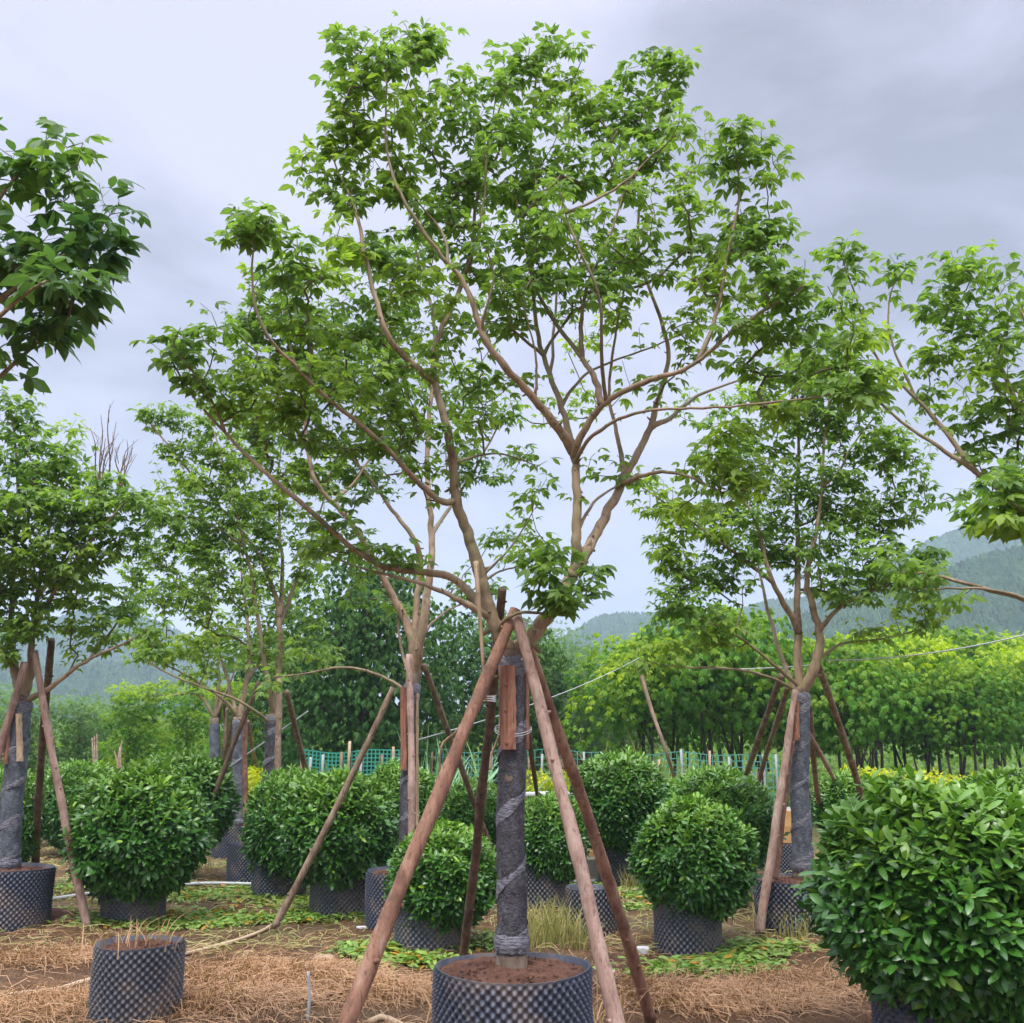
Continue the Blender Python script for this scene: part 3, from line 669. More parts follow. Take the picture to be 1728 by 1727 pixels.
# ================================================================== THE MAIN TREE
MY = 5.6
mbase = at(864, 1622, MY)
potx, poty = float(mbase[0]), MY
pot_main_loc = (potx, poty, 0)
make_pot(pot_main_loc, .395, .55, .52, 'widest studded grey-blue pot at the bottom centre, full of red soil', POT, 1)
main_limbs = [
 # left stem and what leaves it
 ([(862, 1098), (846, 1080, -.02), (829, 1050, -.05), (816, 1002, -.08), (808, 960, -.1), (800, 935, -.1), (788, 895, -.12), (775, 865, -.15), (767, 835, -.18), (765, 800, -.2), (763, 760, -.22), (756, 725, -.25), (745, 690, -.3), (735, 655, -.3), (729, 620, -.3), (731, 590, -.28), (742, 560, -.2), (756, 530, -.1), (773, 505, 0), (790, 450, .1), (800, 400, .15), (802, 350, .2), (806, 300, .2), (822, 245, .2), (836, 195, .2), (860, 141, .2)], .050, .007),
 ([(727, 641, -.3), (704, 620, -.35), (665, 592, -.5), (652, 565, -.6), (645, 540, -.6), (632, 508, -.6), (617, 439, -.55), (606, 387, -.5), (601, 340, -.45), (585, 320, -.4), (570, 294, -.35), (560, 262, -.3)], .026, .006),
 ([(768, 845, -.18), (757, 858, -.2), (729, 837, -.3), (700, 811, -.4), (663, 765, -.5), (620, 724, -.6), (576, 692, -.7), (539, 666, -.8), (492, 608, -.9), (452, 574, -1.0), (420, 520, -1.05), (425, 450, -1.0), (430, 400, -1.0)], .024, .006),
 ([(818, 1050, -.04), (808, 1022, .05), (795, 1000, .12), (771, 976, .15), (744, 965, .1), (697, 966, 0), (651, 960, -.1), (600, 940, -.2), (553, 882, -.35), (507, 850, -.45), (466, 814, -.5), (429, 782, -.5), (397, 747, -.5), (374, 727, -.5), (336, 681, -.5), (305, 645, -.5), (290, 610, -.5)], .034, .006),
 ([(374, 727, -.5), (362, 680, -.55), (336, 637, -.6), (315, 615, -.6), (296, 598, -.6), (287, 574, -.6), (305, 553, -.6)], .010, .004),
 ([(822, 1048, -.08), (801, 1030, -.12), (776, 1011, -.15), (748, 1000, -.15), (725, 990, -.15), (700, 981, -.15), (669, 974, -.15), (640, 968, -.1), (590, 955, 0), (540, 930, .1)], .024, .007),
 ([(843, 1072, -.08), (845, 1052, -.15), (858, 1040, -.2), (880, 1033, -.2), (900, 1031, -.2), (922, 1040, -.2), (934, 1034, -.18)], .016, .008),
 ([(809, 975, -.1), (830, 955, -.1), (850, 938, -.1), (872, 915, -.1), (893, 875, -.1)], .011, .005),
 ([(811, 985, -.1), (840, 965, .1), (870, 958, .3), (920, 935, .4)], .010, .005),
 # right stem
 ([(862, 1098), (880, 1090, 0), (893, 1083, 0), (910, 1062, 0), (925, 1038, 0), (943, 1015, 0), (962, 985, 0), (972, 955, 0), (973, 930, 0), (974, 890, .02), (974, 832, .04), (972, 788, .05), (969, 765, .05), (961, 736, .1), (949, 687, .15), (932, 643, .2), (917, 606, .25), (904, 546, .3), (900, 514, .3), (898, 416, .3), (893, 300, .35), (895, 200, .4), (908, 110, .4)], .058, .008),
 ([(969, 765, .05), (949, 730, -.05), (926, 701, -.12), (903, 675, -.18), (874, 643, -.25), (838, 605, -.35), (814, 572, -.4), (806, 540, -.4), (795, 500, -.4), (780, 468, -.4), (759, 448, -.4), (724, 413, -.45), (701, 369, -.5), (686, 340, -.5), (659, 306, -.5), (648, 240, -.5), (650, 170, -.5), (655, 100, -.5)], .034, .006),
 ([(812, 560, -.4), (816, 535, -.45), (823, 505, -.5), (838, 476, -.5), (832, 450, -.5), (820, 418, -.5)], .012, .005),
 ([(759, 448, -.4), (756, 400, -.3), (740, 380, -.3), (712, 355, -.3), (690, 320, -.3)], .012, .005),
 ([(790, 470, .05), (800, 430, -.2), (812, 380, -.3), (818, 330, -.3), (822, 250, -.35)], .014, .006),
 ([(903, 675, -.18), (906, 655, -.2), (904, 625, -.25), (907, 600, -.25), (898, 575, -.3), (892, 545, -.3), (880, 500, -.3)], .011, .005),
 ([(918, 598, .25), (905, 590, .1), (880, 567, -.05), (858, 558, -.1), (860, 535, -.1), (850, 500, -.1)], .014, .006),
 ([(920, 600, .25), (927, 573, .3), (960, 540, .5), (990, 505, .6), (1030, 470, .7)], .014, .006),
 ([(955, 675, .12), (963, 655, .2), (990, 625, .3), (1040, 605, .4), (1100, 590, .5), (1160, 560, .5)], .014, .006),
 # fan to the right
 ([(971, 775, .05), (973, 751, -.05), (988, 718, -.12), (1010, 688, -.18), (1027, 673, -.22), (1062, 655, -.3), (1100, 640, -.35), (1126, 632, -.4), (1152, 629, -.45), (1178, 612, -.5), (1200, 590, -.55), (1235, 557, -.6), (1289, 522, -.7), (1337, 500, -.75), (1360, 481, -.8)], .028, .009),
 ([(1018, 680, -.2), (1013, 655, -.15), (995, 623, -.1), (978, 598, -.05), (950, 563, 0), (924, 526, .05), (905, 495, .05), (893, 450, .05), (880, 400, .05), (870, 330, .05)], .026, .007),
 ([(984, 606, -.07), (976, 575, -.1), (985, 517, -.1), (988, 480, -.1), (1005, 440, -.15), (1028, 416, -.2), (1040, 364, -.2), (1060, 300, -.2)], .018, .006),
 ([(1022, 676, -.2), (1015, 618, -.35), (1011, 560, -.45), (1020, 532, -.5), (1008, 480, -.55), (985, 440, -.6), (968, 402, -.6), (950, 354, -.6), (946, 325, -.6)], .014, .006),
 ([(1178, 612, -.5), (1206, 560, -.45), (1215, 500, -.4), (1228, 430, -.4), (1236, 386, -.4), (1246, 354, -.4), (1251, 322, -.4), (1245, 268, -.4), (1232, 215, -.4)], .017, .006),
 ([(974, 785, .04), (978, 762, -.1), (992, 738, -.2), (1018, 719, -.3), (1062, 701, -.45), (1091, 688, -.55), (1149, 690, -.6), (1200, 690, -.7), (1280, 681, -.8), (1359, 675, -.9), (1423, 663, -1.0)], .016, .006),
 ([(967, 972, 0), (978, 950, .02), (992, 927, .08), (1013, 890, .15), (1036, 846, .22), (1053, 805, .28), (1073, 768, .33), (1098, 730, .4), (1102, 707, .42), (1108, 672, .45), (1120, 645, .5), (1137, 605, .5), (1120, 540, .5), (1090, 480, .5), (1070, 420, .5), (1075, 350, .5), (1098, 265, .5), (1120, 180, .5)], .044, .007),
 ([(1100, 725, .4), (1128, 710, .45), (1146, 693, .5), (1170, 668, .6), (1210, 650, .7), (1270, 640, .8), (1330, 610, .9)], .022, .006),
 ([(1052, 806, .28), (1047, 780, .35), (1045, 745, .4), (1034, 701, .4), (1024, 668, .4), (1030, 600, .4), (1050, 520, .4), (1060, 450, .4)], .022, .007),
 ([(1050, 815, .28), (1065, 810, .1), (1085, 800, 0), (1120, 794, -.1), (1149, 800, -.2), (1178, 808, -.3), (1215, 830, -.4)], .020, .008),
 ([(975, 895, .02), (987, 866, .05), (1007, 837, .1), (1033, 823, .15), (1070, 812, .3)], .014, .007),
 ([(765, 790, -.2), (800, 770, 0), (845, 752, .1), (885, 785, .2), (903, 785, .2)], .010, .005),
 ([(1009, 357, -.55), (1028, 332, -.5), (1066, 300, -.5), (1095, 265, -.5), (1150, 220, -.5)], .011, .005),
 ([(930, 635, .2), (945, 560, .7), (930, 450, .8), (958, 322, .8), (961, 243, .8), (957, 180, .8)], .013, .006),
]
mblobs = [(1300, 560, 60, 32, -.5, .9), (1400, 600, 55, 32, -.8, .9), (1250, 610, 55, 30, -.3, .8), (1450, 565, 40, 28, -.8, .8), (1320, 500, 55, 30, -.5, .9), (1180, 600, 50, 28, .2, .7), (860, 450, 60, 40, .1, .8), (940, 410, 60, 40, .2, .8), (1060, 410, 60, 40, .3, .8), (760, 350, 60, 45, 0, .9), (590, 330, 50, 45, -.4, .9), (560, 400, 50, 40, -.5, .9), (500, 480, 50, 40, -.8, .8), (420, 690, 50, 35, -.5, .8), (370, 660, 50, 35, -.5, .8), (640, 80, 85, 48, -.4, 1.2), (725, 70, 55, 45, -.2, 1.1), (690, 60, 40, 24, -.3, 1), (1150, 95, 30, 30, .4, 1), (850, 340, 90, 50, .3, .9), (760, 440, 60, 45, .2, .9), (640, 420, 55, 40, -.2, .8), (860, 520, 60, 40, .1, .8), (560, 560, 60, 40, -.5, .8), (500, 540, 50, 40, -.7, .7), (960, 500, 70, 40, .4, .8), (780, 640, 50, 35, .1, .8), (520, 720, 60, 40, -.5, .8), (1060, 520, 60, 35, .4, .7), (640, 560, 50, 40, -.4, .9), (1290, 370, 40, 35, -.4, 1), (585, 150, 50, 30, -.4, 1), (660, 170, 80, 60, -.4, 1.2), (735, 200, 70, 70, 0, 1), (600, 235, 75, 55, -.3, 1.1), (545, 285, 50, 50, -.3, 1.1), (650, 290, 75, 55, -.3, 1),
 (810, 150, 60, 45, .1, 1.1), (870, 110, 50, 40, .2, 1.1), (930, 88, 55, 35, .3, 1.1), (960, 160, 85, 60, .4, 1.2), (860, 210, 85, 65, .1, 1.2), (1075, 120, 45, 40, .4, 1.1), (1125, 100, 42, 36, .4, 1.1), (1040, 190, 70, 50, .4, 1.1), (1130, 200, 70, 45, .3, 1.1),
 (1000, 260, 100, 60, .2, 1.1), (1150, 265, 45, 40, .2, .9), (900, 300, 110, 60, .1, 1), (780, 290, 70, 55, 0, .9), (1270, 225, 55, 35, -.4, 1.2), (1240, 280, 45, 40, -.4, 1.1), (1310, 300, 26, 40, -.4, .8), (1090, 340, 90, 45, 0, 1), (1180, 370, 75, 45, 0, 1.1), (1260, 390, 70, 45, -.3, 1.1), (980, 390, 100, 50, -.1, 1),
 (850, 400, 80, 45, -.1, .8), (720, 360, 60, 40, -.2, .7), (700, 480, 75, 40, -.3, 1.2), (610, 520, 60, 40, -.4, .8), (770, 560, 60, 45, 0, .8), (900, 470, 65, 40, -.2, 1.1), (1010, 470, 80, 45, -.2, 1), (1120, 440, 85, 40, 0, 1), (1220, 470, 80, 35, -.3, 1.2), (1320, 450, 75, 40, -.7, 1.2), (1400, 500, 70, 35, -.8, .9),
 (1260, 540, 60, 30, -.6, 1), (1180, 540, 60, 30, .2, .8), (1360, 560, 70, 30, -.6, .7), (430, 370, 55, 32, -1, 1.2), (400, 400, 35, 25, -1, .9), (480, 420, 50, 40, -.9, .9), (540, 470, 50, 40, -.7, .7), (290, 590, 36, 28, -.6, 1), (345, 570, 55, 28, -.5, 1.1), (400, 620, 60, 40, -.5, 1), (330, 640, 45, 25, -.5, .7),
 (470, 660, 70, 45, -.6, .9), (560, 620, 70, 45, -.7, .8), (640, 640, 70, 45, -.5, 1), (700, 600, 50, 40, -.3, .7), (700, 730, 60, 35, -.3, 1.2), (735, 790, 40, 35, -.1, 1.2), (660, 700, 50, 35, -.4, .9), (600, 760, 50, 35, -.5, .7), (560, 860, 60, 35, -.3, .9), (620, 930, 55, 35, -.1, 1.2), (540, 900, 50, 30, -.1, .8), (680, 940, 36, 25, 0, .8),
 (920, 960, 52, 45, -.25, 1.5), (960, 1000, 55, 32, -.3, 1.6), (1000, 960, 40, 35, -.1, 1), (900, 905, 45, 35, .1, .9), (1010, 780, 40, 28, .3, .8), (800, 700, 45, 30, 0, .6), (870, 640, 40, 30, 0, .5), (1060, 620, 45, 25, .2, .4),
 (1230, 790, 75, 45, -.35, 1.2), (1160, 850, 50, 30, -.2, .7), (1200, 730, 60, 30, -.4, .7), (1300, 690, 70, 30, -.6, .8), (1420, 655, 60, 32, -1.0, 1.3), (1340, 640, 60, 28, -.3, .6), (940, 830, 40, 22, .1, .5), (1480, 640, 35, 25, -1.0, .7), (1120, 660, 30, 20, .3, .3)]
root0, tr0 = build_tree('shade_tree', 'tallest tree in the middle, forked tan limbs above a grey-wrapped trunk in the widest pot', MY, (potx, poty, .46),
    ([(864, 1622), (863, 1500), (862, 1380), (864, 1260), (866, 1160), (863, 1098)], .070, .064), main_limbs, mblobs, 2.3, 'b', .075, 11, LEAF_MAIN, TM_BIG,
    wrap=(.60, 2.10), step=.11, per=(5, 8), group='staked shade trees in studded pots')
GT = 'staked shade trees in studded pots'
# poles of the main tree
pole(at(869, 1030, MY-.12), ground(506, 1925), .052, .036, POLE_RED, 'reddish peeling pole slanting down to the bottom left across the middle tree', seed=1, bend=.015)
pole(at(848, 995, MY+.12), ground(776, 1672), .038, .030, POLE_DARK, 'dark brown pole between the wrapped middle trunk and the long reddish pole', seed=2, bend=.02)
pole(at(872, 1040, MY-.15), ground(1083, 1912), .046, .034, POLE_PINK, 'smooth pale pink pole running down to the right of the middle trunk', seed=3, bend=.015)
pole(at(890, 1090, MY+.1), ground(1099, 1722), .046, .036, POLE_RED, 'orange-brown pole, outermost of the two right of the middle trunk', seed=4, bend=.02)
pole(at(882, 1180, MY+.12), ground(915, 1418), .03, .026, POLE_DARK, 'short dark pole showing behind the wrapped middle trunk', seed=5)

def batten(px0, py0, px1, py1, Y, w, m, label, dep=.02, group='split timbers strapped along the wrapped trunks'):
    a = at(px0, py0, Y); b = at(px1, py1, Y); n = 14; f = np.linspace(0, 1, n)[:, None]; P = b+(a-b)*f
    r = np.random.default_rng(int(px0)); mb = MB(); prof = [(-1, 0), (-.95, -.7), (-.5, -1.25), (0, -1.45), (.5, -1.3), (.96, -.65), (1, 0), (.9, .35), (-.9, .35)]; k = len(prof)
    V = np.zeros((n, k, 3))
    for i in range(n):
        ww = w*(1+r.normal(0, .03)); V[i] = P[i]+np.array([(x*ww, y*dep, 0) for x, y in prof])+r.normal(0, .0015, (k, 3))
    i = np.arange(n-1)[:, None]*k; j = np.arange(k)[None]; j2 = (j+1) % k
    q = np.stack((i+j, i+j2, i+k+j2, i+k+j), -1).reshape(-1, 4); V = V.reshape(-1, 3)
    c0 = V[:k].mean(0); c1 = V[-k:].mean(0); V = np.vstack((V, c0, c1)); jj = np.arange(k); kk = (jj+1) % k; m_ = n*k
    t = np.vstack((np.stack((kk, jj, np.full(k, m_)), -1), np.stack((jj+m_-k, kk+m_-k, np.full(k, m_+1)), -1)))
    mb.add(V, q, t)
    for ff in (.12, .5, .83):
        c = P[int(ff*(n-1))]+np.array((r.uniform(-.3, .5)*w, -dep*1.3, 0)); tube(mb, [c, c+np.array((0, -dep*.35, 0))], [w*.3, w*.18], 8)
    o = mb.build('split_timber', m, None, origin=tuple(b), smooth=False); return tag(o, label, 'timber', group)
batten(856, 1124, 858, 1265, MY-.080, .044, TIMBER, 'half-round reddish timber strapped on the front of the middle trunk')
batten(888, 1118, 888, 1265, MY+.02, .016, TIMBER, 'narrow reddish timber on the right edge of the middle trunk', .03)

# ties and loose sticks round the main tree
def loop_wire(c, rx, rz, name, label, m=WHITE, rad=.003, tilt=0, turns=2, cat='tie'):
    th = np.linspace(0, turns*2*pi, 40*turns); P = np.stack((c[0]+rx*np.cos(th), c[1]+rx*np.sin(th), c[2]+rz*np.sin(th+tilt)+.012*th/(2*pi)), 1)
    mb = MB(); tube(mb, P, rad, 5); o = mb.build(name, m, None, origin=tuple(c)); return tag(o, label, cat)
loop_wire(at(866, 1235, MY), .098, .035, 'wire_tie', 'pale wire looped round the middle trunk below its timbers', WIRE, .0022)
loop_wire(at(819, 1185, MY-.02), .058, .006, 'string_tie', 'white string tied where the two left poles of the middle tree cross', WHITE, .0028, turns=3)
loop_wire(at(868, 1062, MY-.02), .075, .012, 'wire_tie', 'wire lashing at the top where the poles of the middle tree meet', WIRE, .003, turns=4)
def stick(pts, r0, r1, m, name, label, cat, sides=8, kind=None, group=None):
    C = catmull(pts, 5); mb = MB(); tube(mb, C, np.linspace(r0, r1, len(C)), sides, wob=.04); o = mb.build(name, m, None, origin=tuple(C[0])); return tag(o, label, cat, group, kind)
stick([at(803, 948, MY-.2), at(806, 990, MY-.22), at(811, 1060, MY-.2), at(815, 1120, MY-.18), at(820, 1183, MY-.14)], .014, .007, DRYWOOD, 'broken_branch', 'pale bare broken branch hanging straight down left of the middle trunk', 'branch')
stick([at(800, 1185, MY-.1), at(790, 1205, MY-.1), at(770, 1235, MY-.06), at(752, 1250, MY), at(744, 1265, MY), at(742, 1310, MY+.05)], .009, .006, DRYWOOD, 'hooked_branch', 'bent tan dry branch hooked over the long reddish pole', 'branch')
stick([at(845, 1195, MY+.05), at(842, 1240, MY), at(829, 1275, MY), at(828, 1300, MY)], .008, .005, DRYWOOD, 'dangling_stick', 'short curved dry stick hanging left of the wrapped middle trunk', 'branch')

# ================================================================== THE TREES AROUND
def gpt(px, py): g = ground(px, py); return g
# T1 behind, left of the middle
Y1 = 10.2; b1 = at(688, 1480, Y1)
make_pot((b1[0], Y1, 0), .385, .50, .46, 'studded pot behind the lowest round shrub, holding the tree left of the middle one', POT, 2, 'studded nursery pots')
l1 = [([(697, 1140), (699, 1108), (695, 1071), (686, 1050), (674, 1025), (658, 999), (640, 960, -.1), (610, 905, -.2), (585, 872, -.3), (562, 846, -.4), (542, 831, -.4), (524, 805, -.5), (518, 760, -.5), (516, 704, -.5), (510, 646, -.5), (492, 608, -.5), (484, 562, -.5), (478, 516, -.5), (470, 470, -.5)], .060, .012),
 ([(699, 1115), (701, 1060), (702, 1016, .1), (708, 975, .1), (714, 945, .1), (705, 915, 0), (688, 895, 0), (670, 870, 0), (646, 843, 0), (626, 805, 0), (585, 762, 0), (547, 721, 0), (518, 698, 0), (480, 640, 0)], .050, .010),
 ([(704, 1143), (709, 1085, -.15), (716, 1039, -.2), (724, 990, -.2), (727, 940, -.2), (733, 905, -.2), (722, 860, -.2), (720, 800, -.2), (718, 720, -.1), (733, 640, 0), (738, 570, 0), (728, 500, 0), (705, 450, .1), (696, 401, .1), (704, 363, .1)], .060, .012),
 ([(734, 905, -.2), (748, 875, .3), (762, 850, .5), (800, 800, .6), (830, 740, .6), (850, 700, .6)], .030, .010),
 ([(579, 834, -.3), (605, 805, -.2), (637, 753, -.1), (660, 700, 0)], .022, .010),
 ([(694, 1180), (682, 1165), (675, 1160), (652, 1139), (600, 1128), (568, 1122), (542, 1134), (500, 1140), (461, 1142)], .026, .007),
 ([(690, 1150), (672, 1100, .3), (676, 1060, .3), (668, 1035, .3), (676, 1015, .3)], .022, .012),
 ([(700, 1100), (720, 1060, .4), (745, 1030, .5), (790, 1015, .6), (850, 1000, .7)], .022, .008)]
bl1 = [(430, 560, 55, 45, -.2, .9), (560, 640, 60, 45, .2, .9), (520, 800, 60, 40, -.1, .8), (590, 780, 50, 40, .3, .8), (640, 720, 55, 45, .2, .8), (400, 680, 45, 35, -.3, .7), (480, 470, 60, 40, -.5, .9), (470, 530, 70, 45, -.4, .9), (530, 560, 70, 50, -.3, 1), (590, 590, 70, 50, -.2, 1), (510, 640, 70, 50, -.4, .9), (600, 670, 70, 50, 0, .9), (440, 620, 55, 40, -.3, .8), (460, 710, 60, 45, -.3, .9), (560, 730, 70, 45, 0, .8), (680, 620, 60, 50, .1, .9), (690, 520, 70, 50, .1, .9), (700, 410, 70, 50, .1, .8), (640, 450, 60, 50, .1, .7), (760, 640, 60, 45, .5, .8), (830, 690, 60, 40, .6, .8), (800, 790, 50, 40, .5, 1), (860, 780, 40, 35, .6, .6), (640, 800, 60, 40, .1, .6), (480, 790, 55, 35, -.3, .7), (580, 920, 60, 35, .3, .5), (620, 1010, 50, 30, .3, .5), (540, 1080, 50, 25, .3, .5), (790, 980, 45, 35, .7, .7), (860, 900, 45, 35, .7, .6), (740, 700, 45, 40, .3, .6), (960, 680, 50, 40, .9, .5), (1000, 560, 60, 50, 1, .4), (860, 500, 60, 50, .8, .4)]
build_tree('shade_tree', 'many-stemmed tree behind left of the middle one, its pot hidden by the lowest round shrub', Y1, (b1[0], Y1, .42), ([(688, 1480), (690, 1330), (694, 1180), (700, 1130)], .080, .07), l1, bl1, 2.9, 's', .098, 21, LEAF_MID, TM_SM, wrap=(.5, 2.25), step=.2, group=GT)
pole(at(664, 1160, Y1-.1), ground(462, 1567), .042, .034, POLE_BROWN, 'brown pole slanting to the left of the tree behind, its foot by the long hose', seed=6)
pole(at(715, 1122, Y1), ground(850, 1497), .042, .034, POLE_BROWN, 'pole crossing behind the two left poles of the middle tree', seed=7)
pole(at(690, 1105, Y1-.2), ground(690, 1588), .044, .036, POLE_PINK, 'upright pink pole before the wrapped trunk left of the middle tree', seed=8)
batten(681, 1160, 681, 1300, Y1-.11, .03, TIMBER, 'reddish timber strapped to the wrapped trunk left of the middle tree')
batten(704, 1170, 704, 1395, Y1-.05, .014, DRYWOOD, 'thin weathered lath on the right edge of the trunk behind the low round shrub', .02)
# T2 right
b2 = at(1356, 1470, Y1)
make_pot((b2[0]-.05, Y1, 0), .42, .47, .43, 'studded pot of the right-hand tree, partly behind the biggest shrub', POT, 3, 'studded nursery pots')
l2 = [([(1346, 1170), (1346, 1141), (1346, 1071), (1348, 998, .1), (1346, 934, .15), (1343, 877, .2), (1346, 778, .2), (1350, 700, .2), (1345, 630, .2)], .060, .012),
 ([(1352, 1175), (1368, 1140, -.1), (1385, 1105, -.1), (1387, 1062, -.1), (1373, 1030, -.1), (1360, 1004, -.1), (1358, 950, -.15), (1381, 902, -.2), (1392, 823, -.2), (1385, 743, -.2), (1400, 660, -.2)], .070, .012),
 ([(1387, 1062, -.1), (1400, 1040, -.2), (1416, 1023, -.3), (1450, 1008, -.4), (1500, 985, -.5)], .034, .012),
 ([(1344, 1071), (1337, 1039), (1314, 1004, -.2), (1296, 976, -.3), (1289, 925, -.3), (1279, 877, -.3), (1254, 836, -.3), (1215, 800, -.3)], .044, .012),
 ([(1298, 980, -.3), (1273, 960, -.4), (1228, 922, -.5), (1171, 883, -.5), (1114, 845, -.5), (1072, 813, -.5)], .026, .008),
 ([(1340, 1165), (1314, 1138, -.2), (1279, 1087, -.4), (1228, 1068, -.5), (1190, 1046, -.6), (1150, 1030, -.6)], .026, .008),
 ([(1338, 1170), (1311, 1141, -.3), (1254, 1129, -.5), (1177, 1125, -.6), (1126, 1129, -.7), (1079, 1113, -.7)], .022, .007),
 ([(1385, 1112, -.1), (1403, 1097, -.1), (1416, 1084, -.1), (1450, 1080, -.1), (1496, 1084, -.1), (1560, 1060, -.1)], .022, .008),
 ([(1335, 1180), (1310, 1110, .4), (1300, 1030, .6), (1275, 960, .8), (1270, 880, .9)], .034, .012),
 ([(1390, 830, -.2), (1420, 790, -.3), (1440, 750, -.3), (1480, 700, -.3)], .022, .008)]
bl2 = [(1320, 650, 60, 40, .1, .9), (1240, 740, 60, 40, 0, .8), (1140, 930, 50, 35, -.5, .9), (1330, 940, 60, 45, .3, .8), (1420, 850, 60, 45, .2, .9), (1520, 770, 50, 45, -.3, .8), (1180, 970, 50, 35, -.3, .8), (1180, 900, 80, 45, -.5, 1), (1110, 840, 50, 35, -.5, .9), (1150, 1010, 60, 38, -.6, 1.1), (1110, 1090, 45, 28, -.7, 1), (1210, 1070, 60, 35, -.5, .9), (1230, 960, 60, 40, -.4, .9), (1250, 870, 70, 45, -.2, 1), (1220, 790, 60, 45, -.2, .8), (1300, 800, 70, 50, 0, .9), (1290, 890, 60, 45, .2, .8), (1370, 830, 70, 50, 0, 1), (1400, 920, 60, 45, -.3, .9), (1440, 980, 60, 40, -.4, 1.1), (1500, 960, 50, 38, -.5, 1), (1480, 880, 60, 50, -.3, 1), (1530, 830, 45, 40, -.3, .9), (1440, 780, 70, 45, -.2, 1), (1360, 720, 80, 50, 0, 1), (1280, 700, 70, 45, .2, .7), (1430, 680, 70, 45, -.2, .9), (1500, 730, 50, 40, -.3, .8), (1380, 620, 80, 45, 0, 1), (1440, 560, 60, 40, -.2, .7), (1560, 950, 45, 35, -.4, .8), (1560, 1020, 45, 30, -.1, .8), (1480, 1060, 50, 28, -.1, .5), (1390, 980, 50, 35, .3, .6), (1180, 680, 60, 40, .2, .4)]
build_tree('shade_tree', 'right-hand tree with a wrapped trunk, propped by a splayed fan of poles', Y1, (b2[0], Y1, .40), ([(1356, 1470), (1352, 1400), (1349, 1300), (1352, 1200), (1349, 1160)], .088, .078), l2, bl2, 2.8, 's', .098, 22, LEAF_MID, TM_SM, wrap=(.5, 2.16), step=.2, group=GT, wmat=WRAP_BLUE)
pole(at(1342, 1165, Y1-.15), ground(1281, 1578), .052, .036, POLE_PINK, 'long pink pole leaning up to the right-hand tree from the bare ground', seed=9, bend=.01)
pole(at(1336, 1250, Y1-.12), (b2[0]-.30, Y1-.12, .44), .036, .030, POLE_RED, 'shorter rough pole standing in the pot of the right-hand tree', seed=10)
pole(at(1318, 1140, Y1+.05), ground(1205, 1478), .040, .036, POLE_BROWN, 'leftmost pole of the right-hand tree, its foot lost in a shrub', seed=11)
pole(at(1330, 1160, Y1+.15), ground(1262, 1432), .040, .034, POLE_BROWN, 'second pole from the left behind the right-hand tree', seed=12)
pole(at(1374, 1104, Y1), ground(1492, 1490), .050, .038, POLE_BROWN, 'brown pole sloping from the right-hand tree into the biggest shrub', seed=13)
pole(at(1366, 1195, Y1+.1), ground(1403, 1432), .046, .038, POLE_BROWN, 'steep brown pole close on the right of the right-hand trunk', seed=14)
pole(at(1358, 1225, Y1+.2), ground(1432, 1395), .034, .028, POLE_PINK, 'thin far pole glimpsed behind the right-hand trunk', seed=15)
batten(1343, 1185, 1344, 1250, Y1-.115, .03, TIMBER, 'dark reddish timber on the wrapped trunk of the right-hand tree')
# T3 left edge
b3 = at(10, 1468, Y1)
make_pot((b3[0]+.03, Y1, 0), .40, .52, .48, 'studded pot at the left edge standing on red earth', POT, 4, 'studded nursery pots')
l3 = [([(38, 1180), (48, 1160), (55, 1130), (50, 1090), (56, 1060), (62, 1010), (72, 950), (85, 880), (100, 800)], .060, .014),
 ([(34, 1180), (26, 1150), (22, 1110), (14, 1050), (20, 960), (35, 880), (30, 780), (20, 700)], .060, .014),
 ([(50, 1190), (76, 1170, -.1), (100, 1148, -.15), (125, 1130, -.2), (150, 1110, -.2), (190, 1095, -.3), (215, 1086, -.3), (250, 1062, -.3)], .038, .010),
 ([(150, 1110, -.2), (172, 1085, 0), (195, 1055, .1), (215, 1010, .1)], .024, .010),
 ([(56, 1060), (90, 1000, -.2), (130, 940, -.4), (180, 880, -.4), (220, 840, -.5)], .030, .010),
 ([(20, 960), (-40, 880, -.2), (-90, 800, -.2)], .03, .01), ([(62, 1010), (110, 950, .4), (150, 860, .6), (165, 800, .6)], .028, .01)]
bl3 = [(20, 680, 35, 35, 0, .8), (50, 730, 50, 40, 0, 1), (115, 720, 30, 22, .3, .7), (30, 800, 70, 50, -.2, 1.3), (110, 790, 70, 45, .1, 1.2), (180, 840, 60, 38, -.2, 1.2), (235, 840, 40, 28, -.4, 1.1), (120, 860, 80, 50, -.4, 1.4), (40, 880, 80, 60, -.5, 1.4), (150, 920, 70, 45, -.3, 1.2), (90, 950, 80, 50, -.3, 1.3), (20, 980, 70, 60, -.2, 1.2), (160, 990, 60, 35, 0, .9), (215, 900, 40, 35, -.3, .9), (110, 1040, 70, 40, -.1, 1), (30, 1070, 50, 45, -.3, 1), (200, 1040, 45, 28, -.1, .9), (150, 1080, 50, 28, 0, .9), (230, 1060, 35, 20, -.3, .7), (-60, 850, 80, 80, -.2, 1), (-60, 1000, 70, 80, 0, 1)]
build_tree('shade_tree', 'dense dark-leaved tree at the left edge with a bluish wrapped trunk', Y1, (b3[0], Y1, .45), ([(10, 1468), (18, 1380), (28, 1280), (34, 1210), (38, 1175)], .095, .09), l3, bl3, 2.7, 's', .105, 23, LEAF_MID, TM_SM, wrap=(.52, 2.08), step=.2, group=GT, wmat=WRAP_BLUE)
pole(at(58, 1098, Y1-.15), ground(148, 1568), .050, .038, POLE_PINK, 'pink pole in front of the left-edge tree, foot beside a green shrub', seed=16, bend=.015)
pole(at(42, 1118, Y1-.18), ground(-95, 1568), .046, .040, POLE_PINK, 'pink pole running off the left edge of the picture', seed=17)
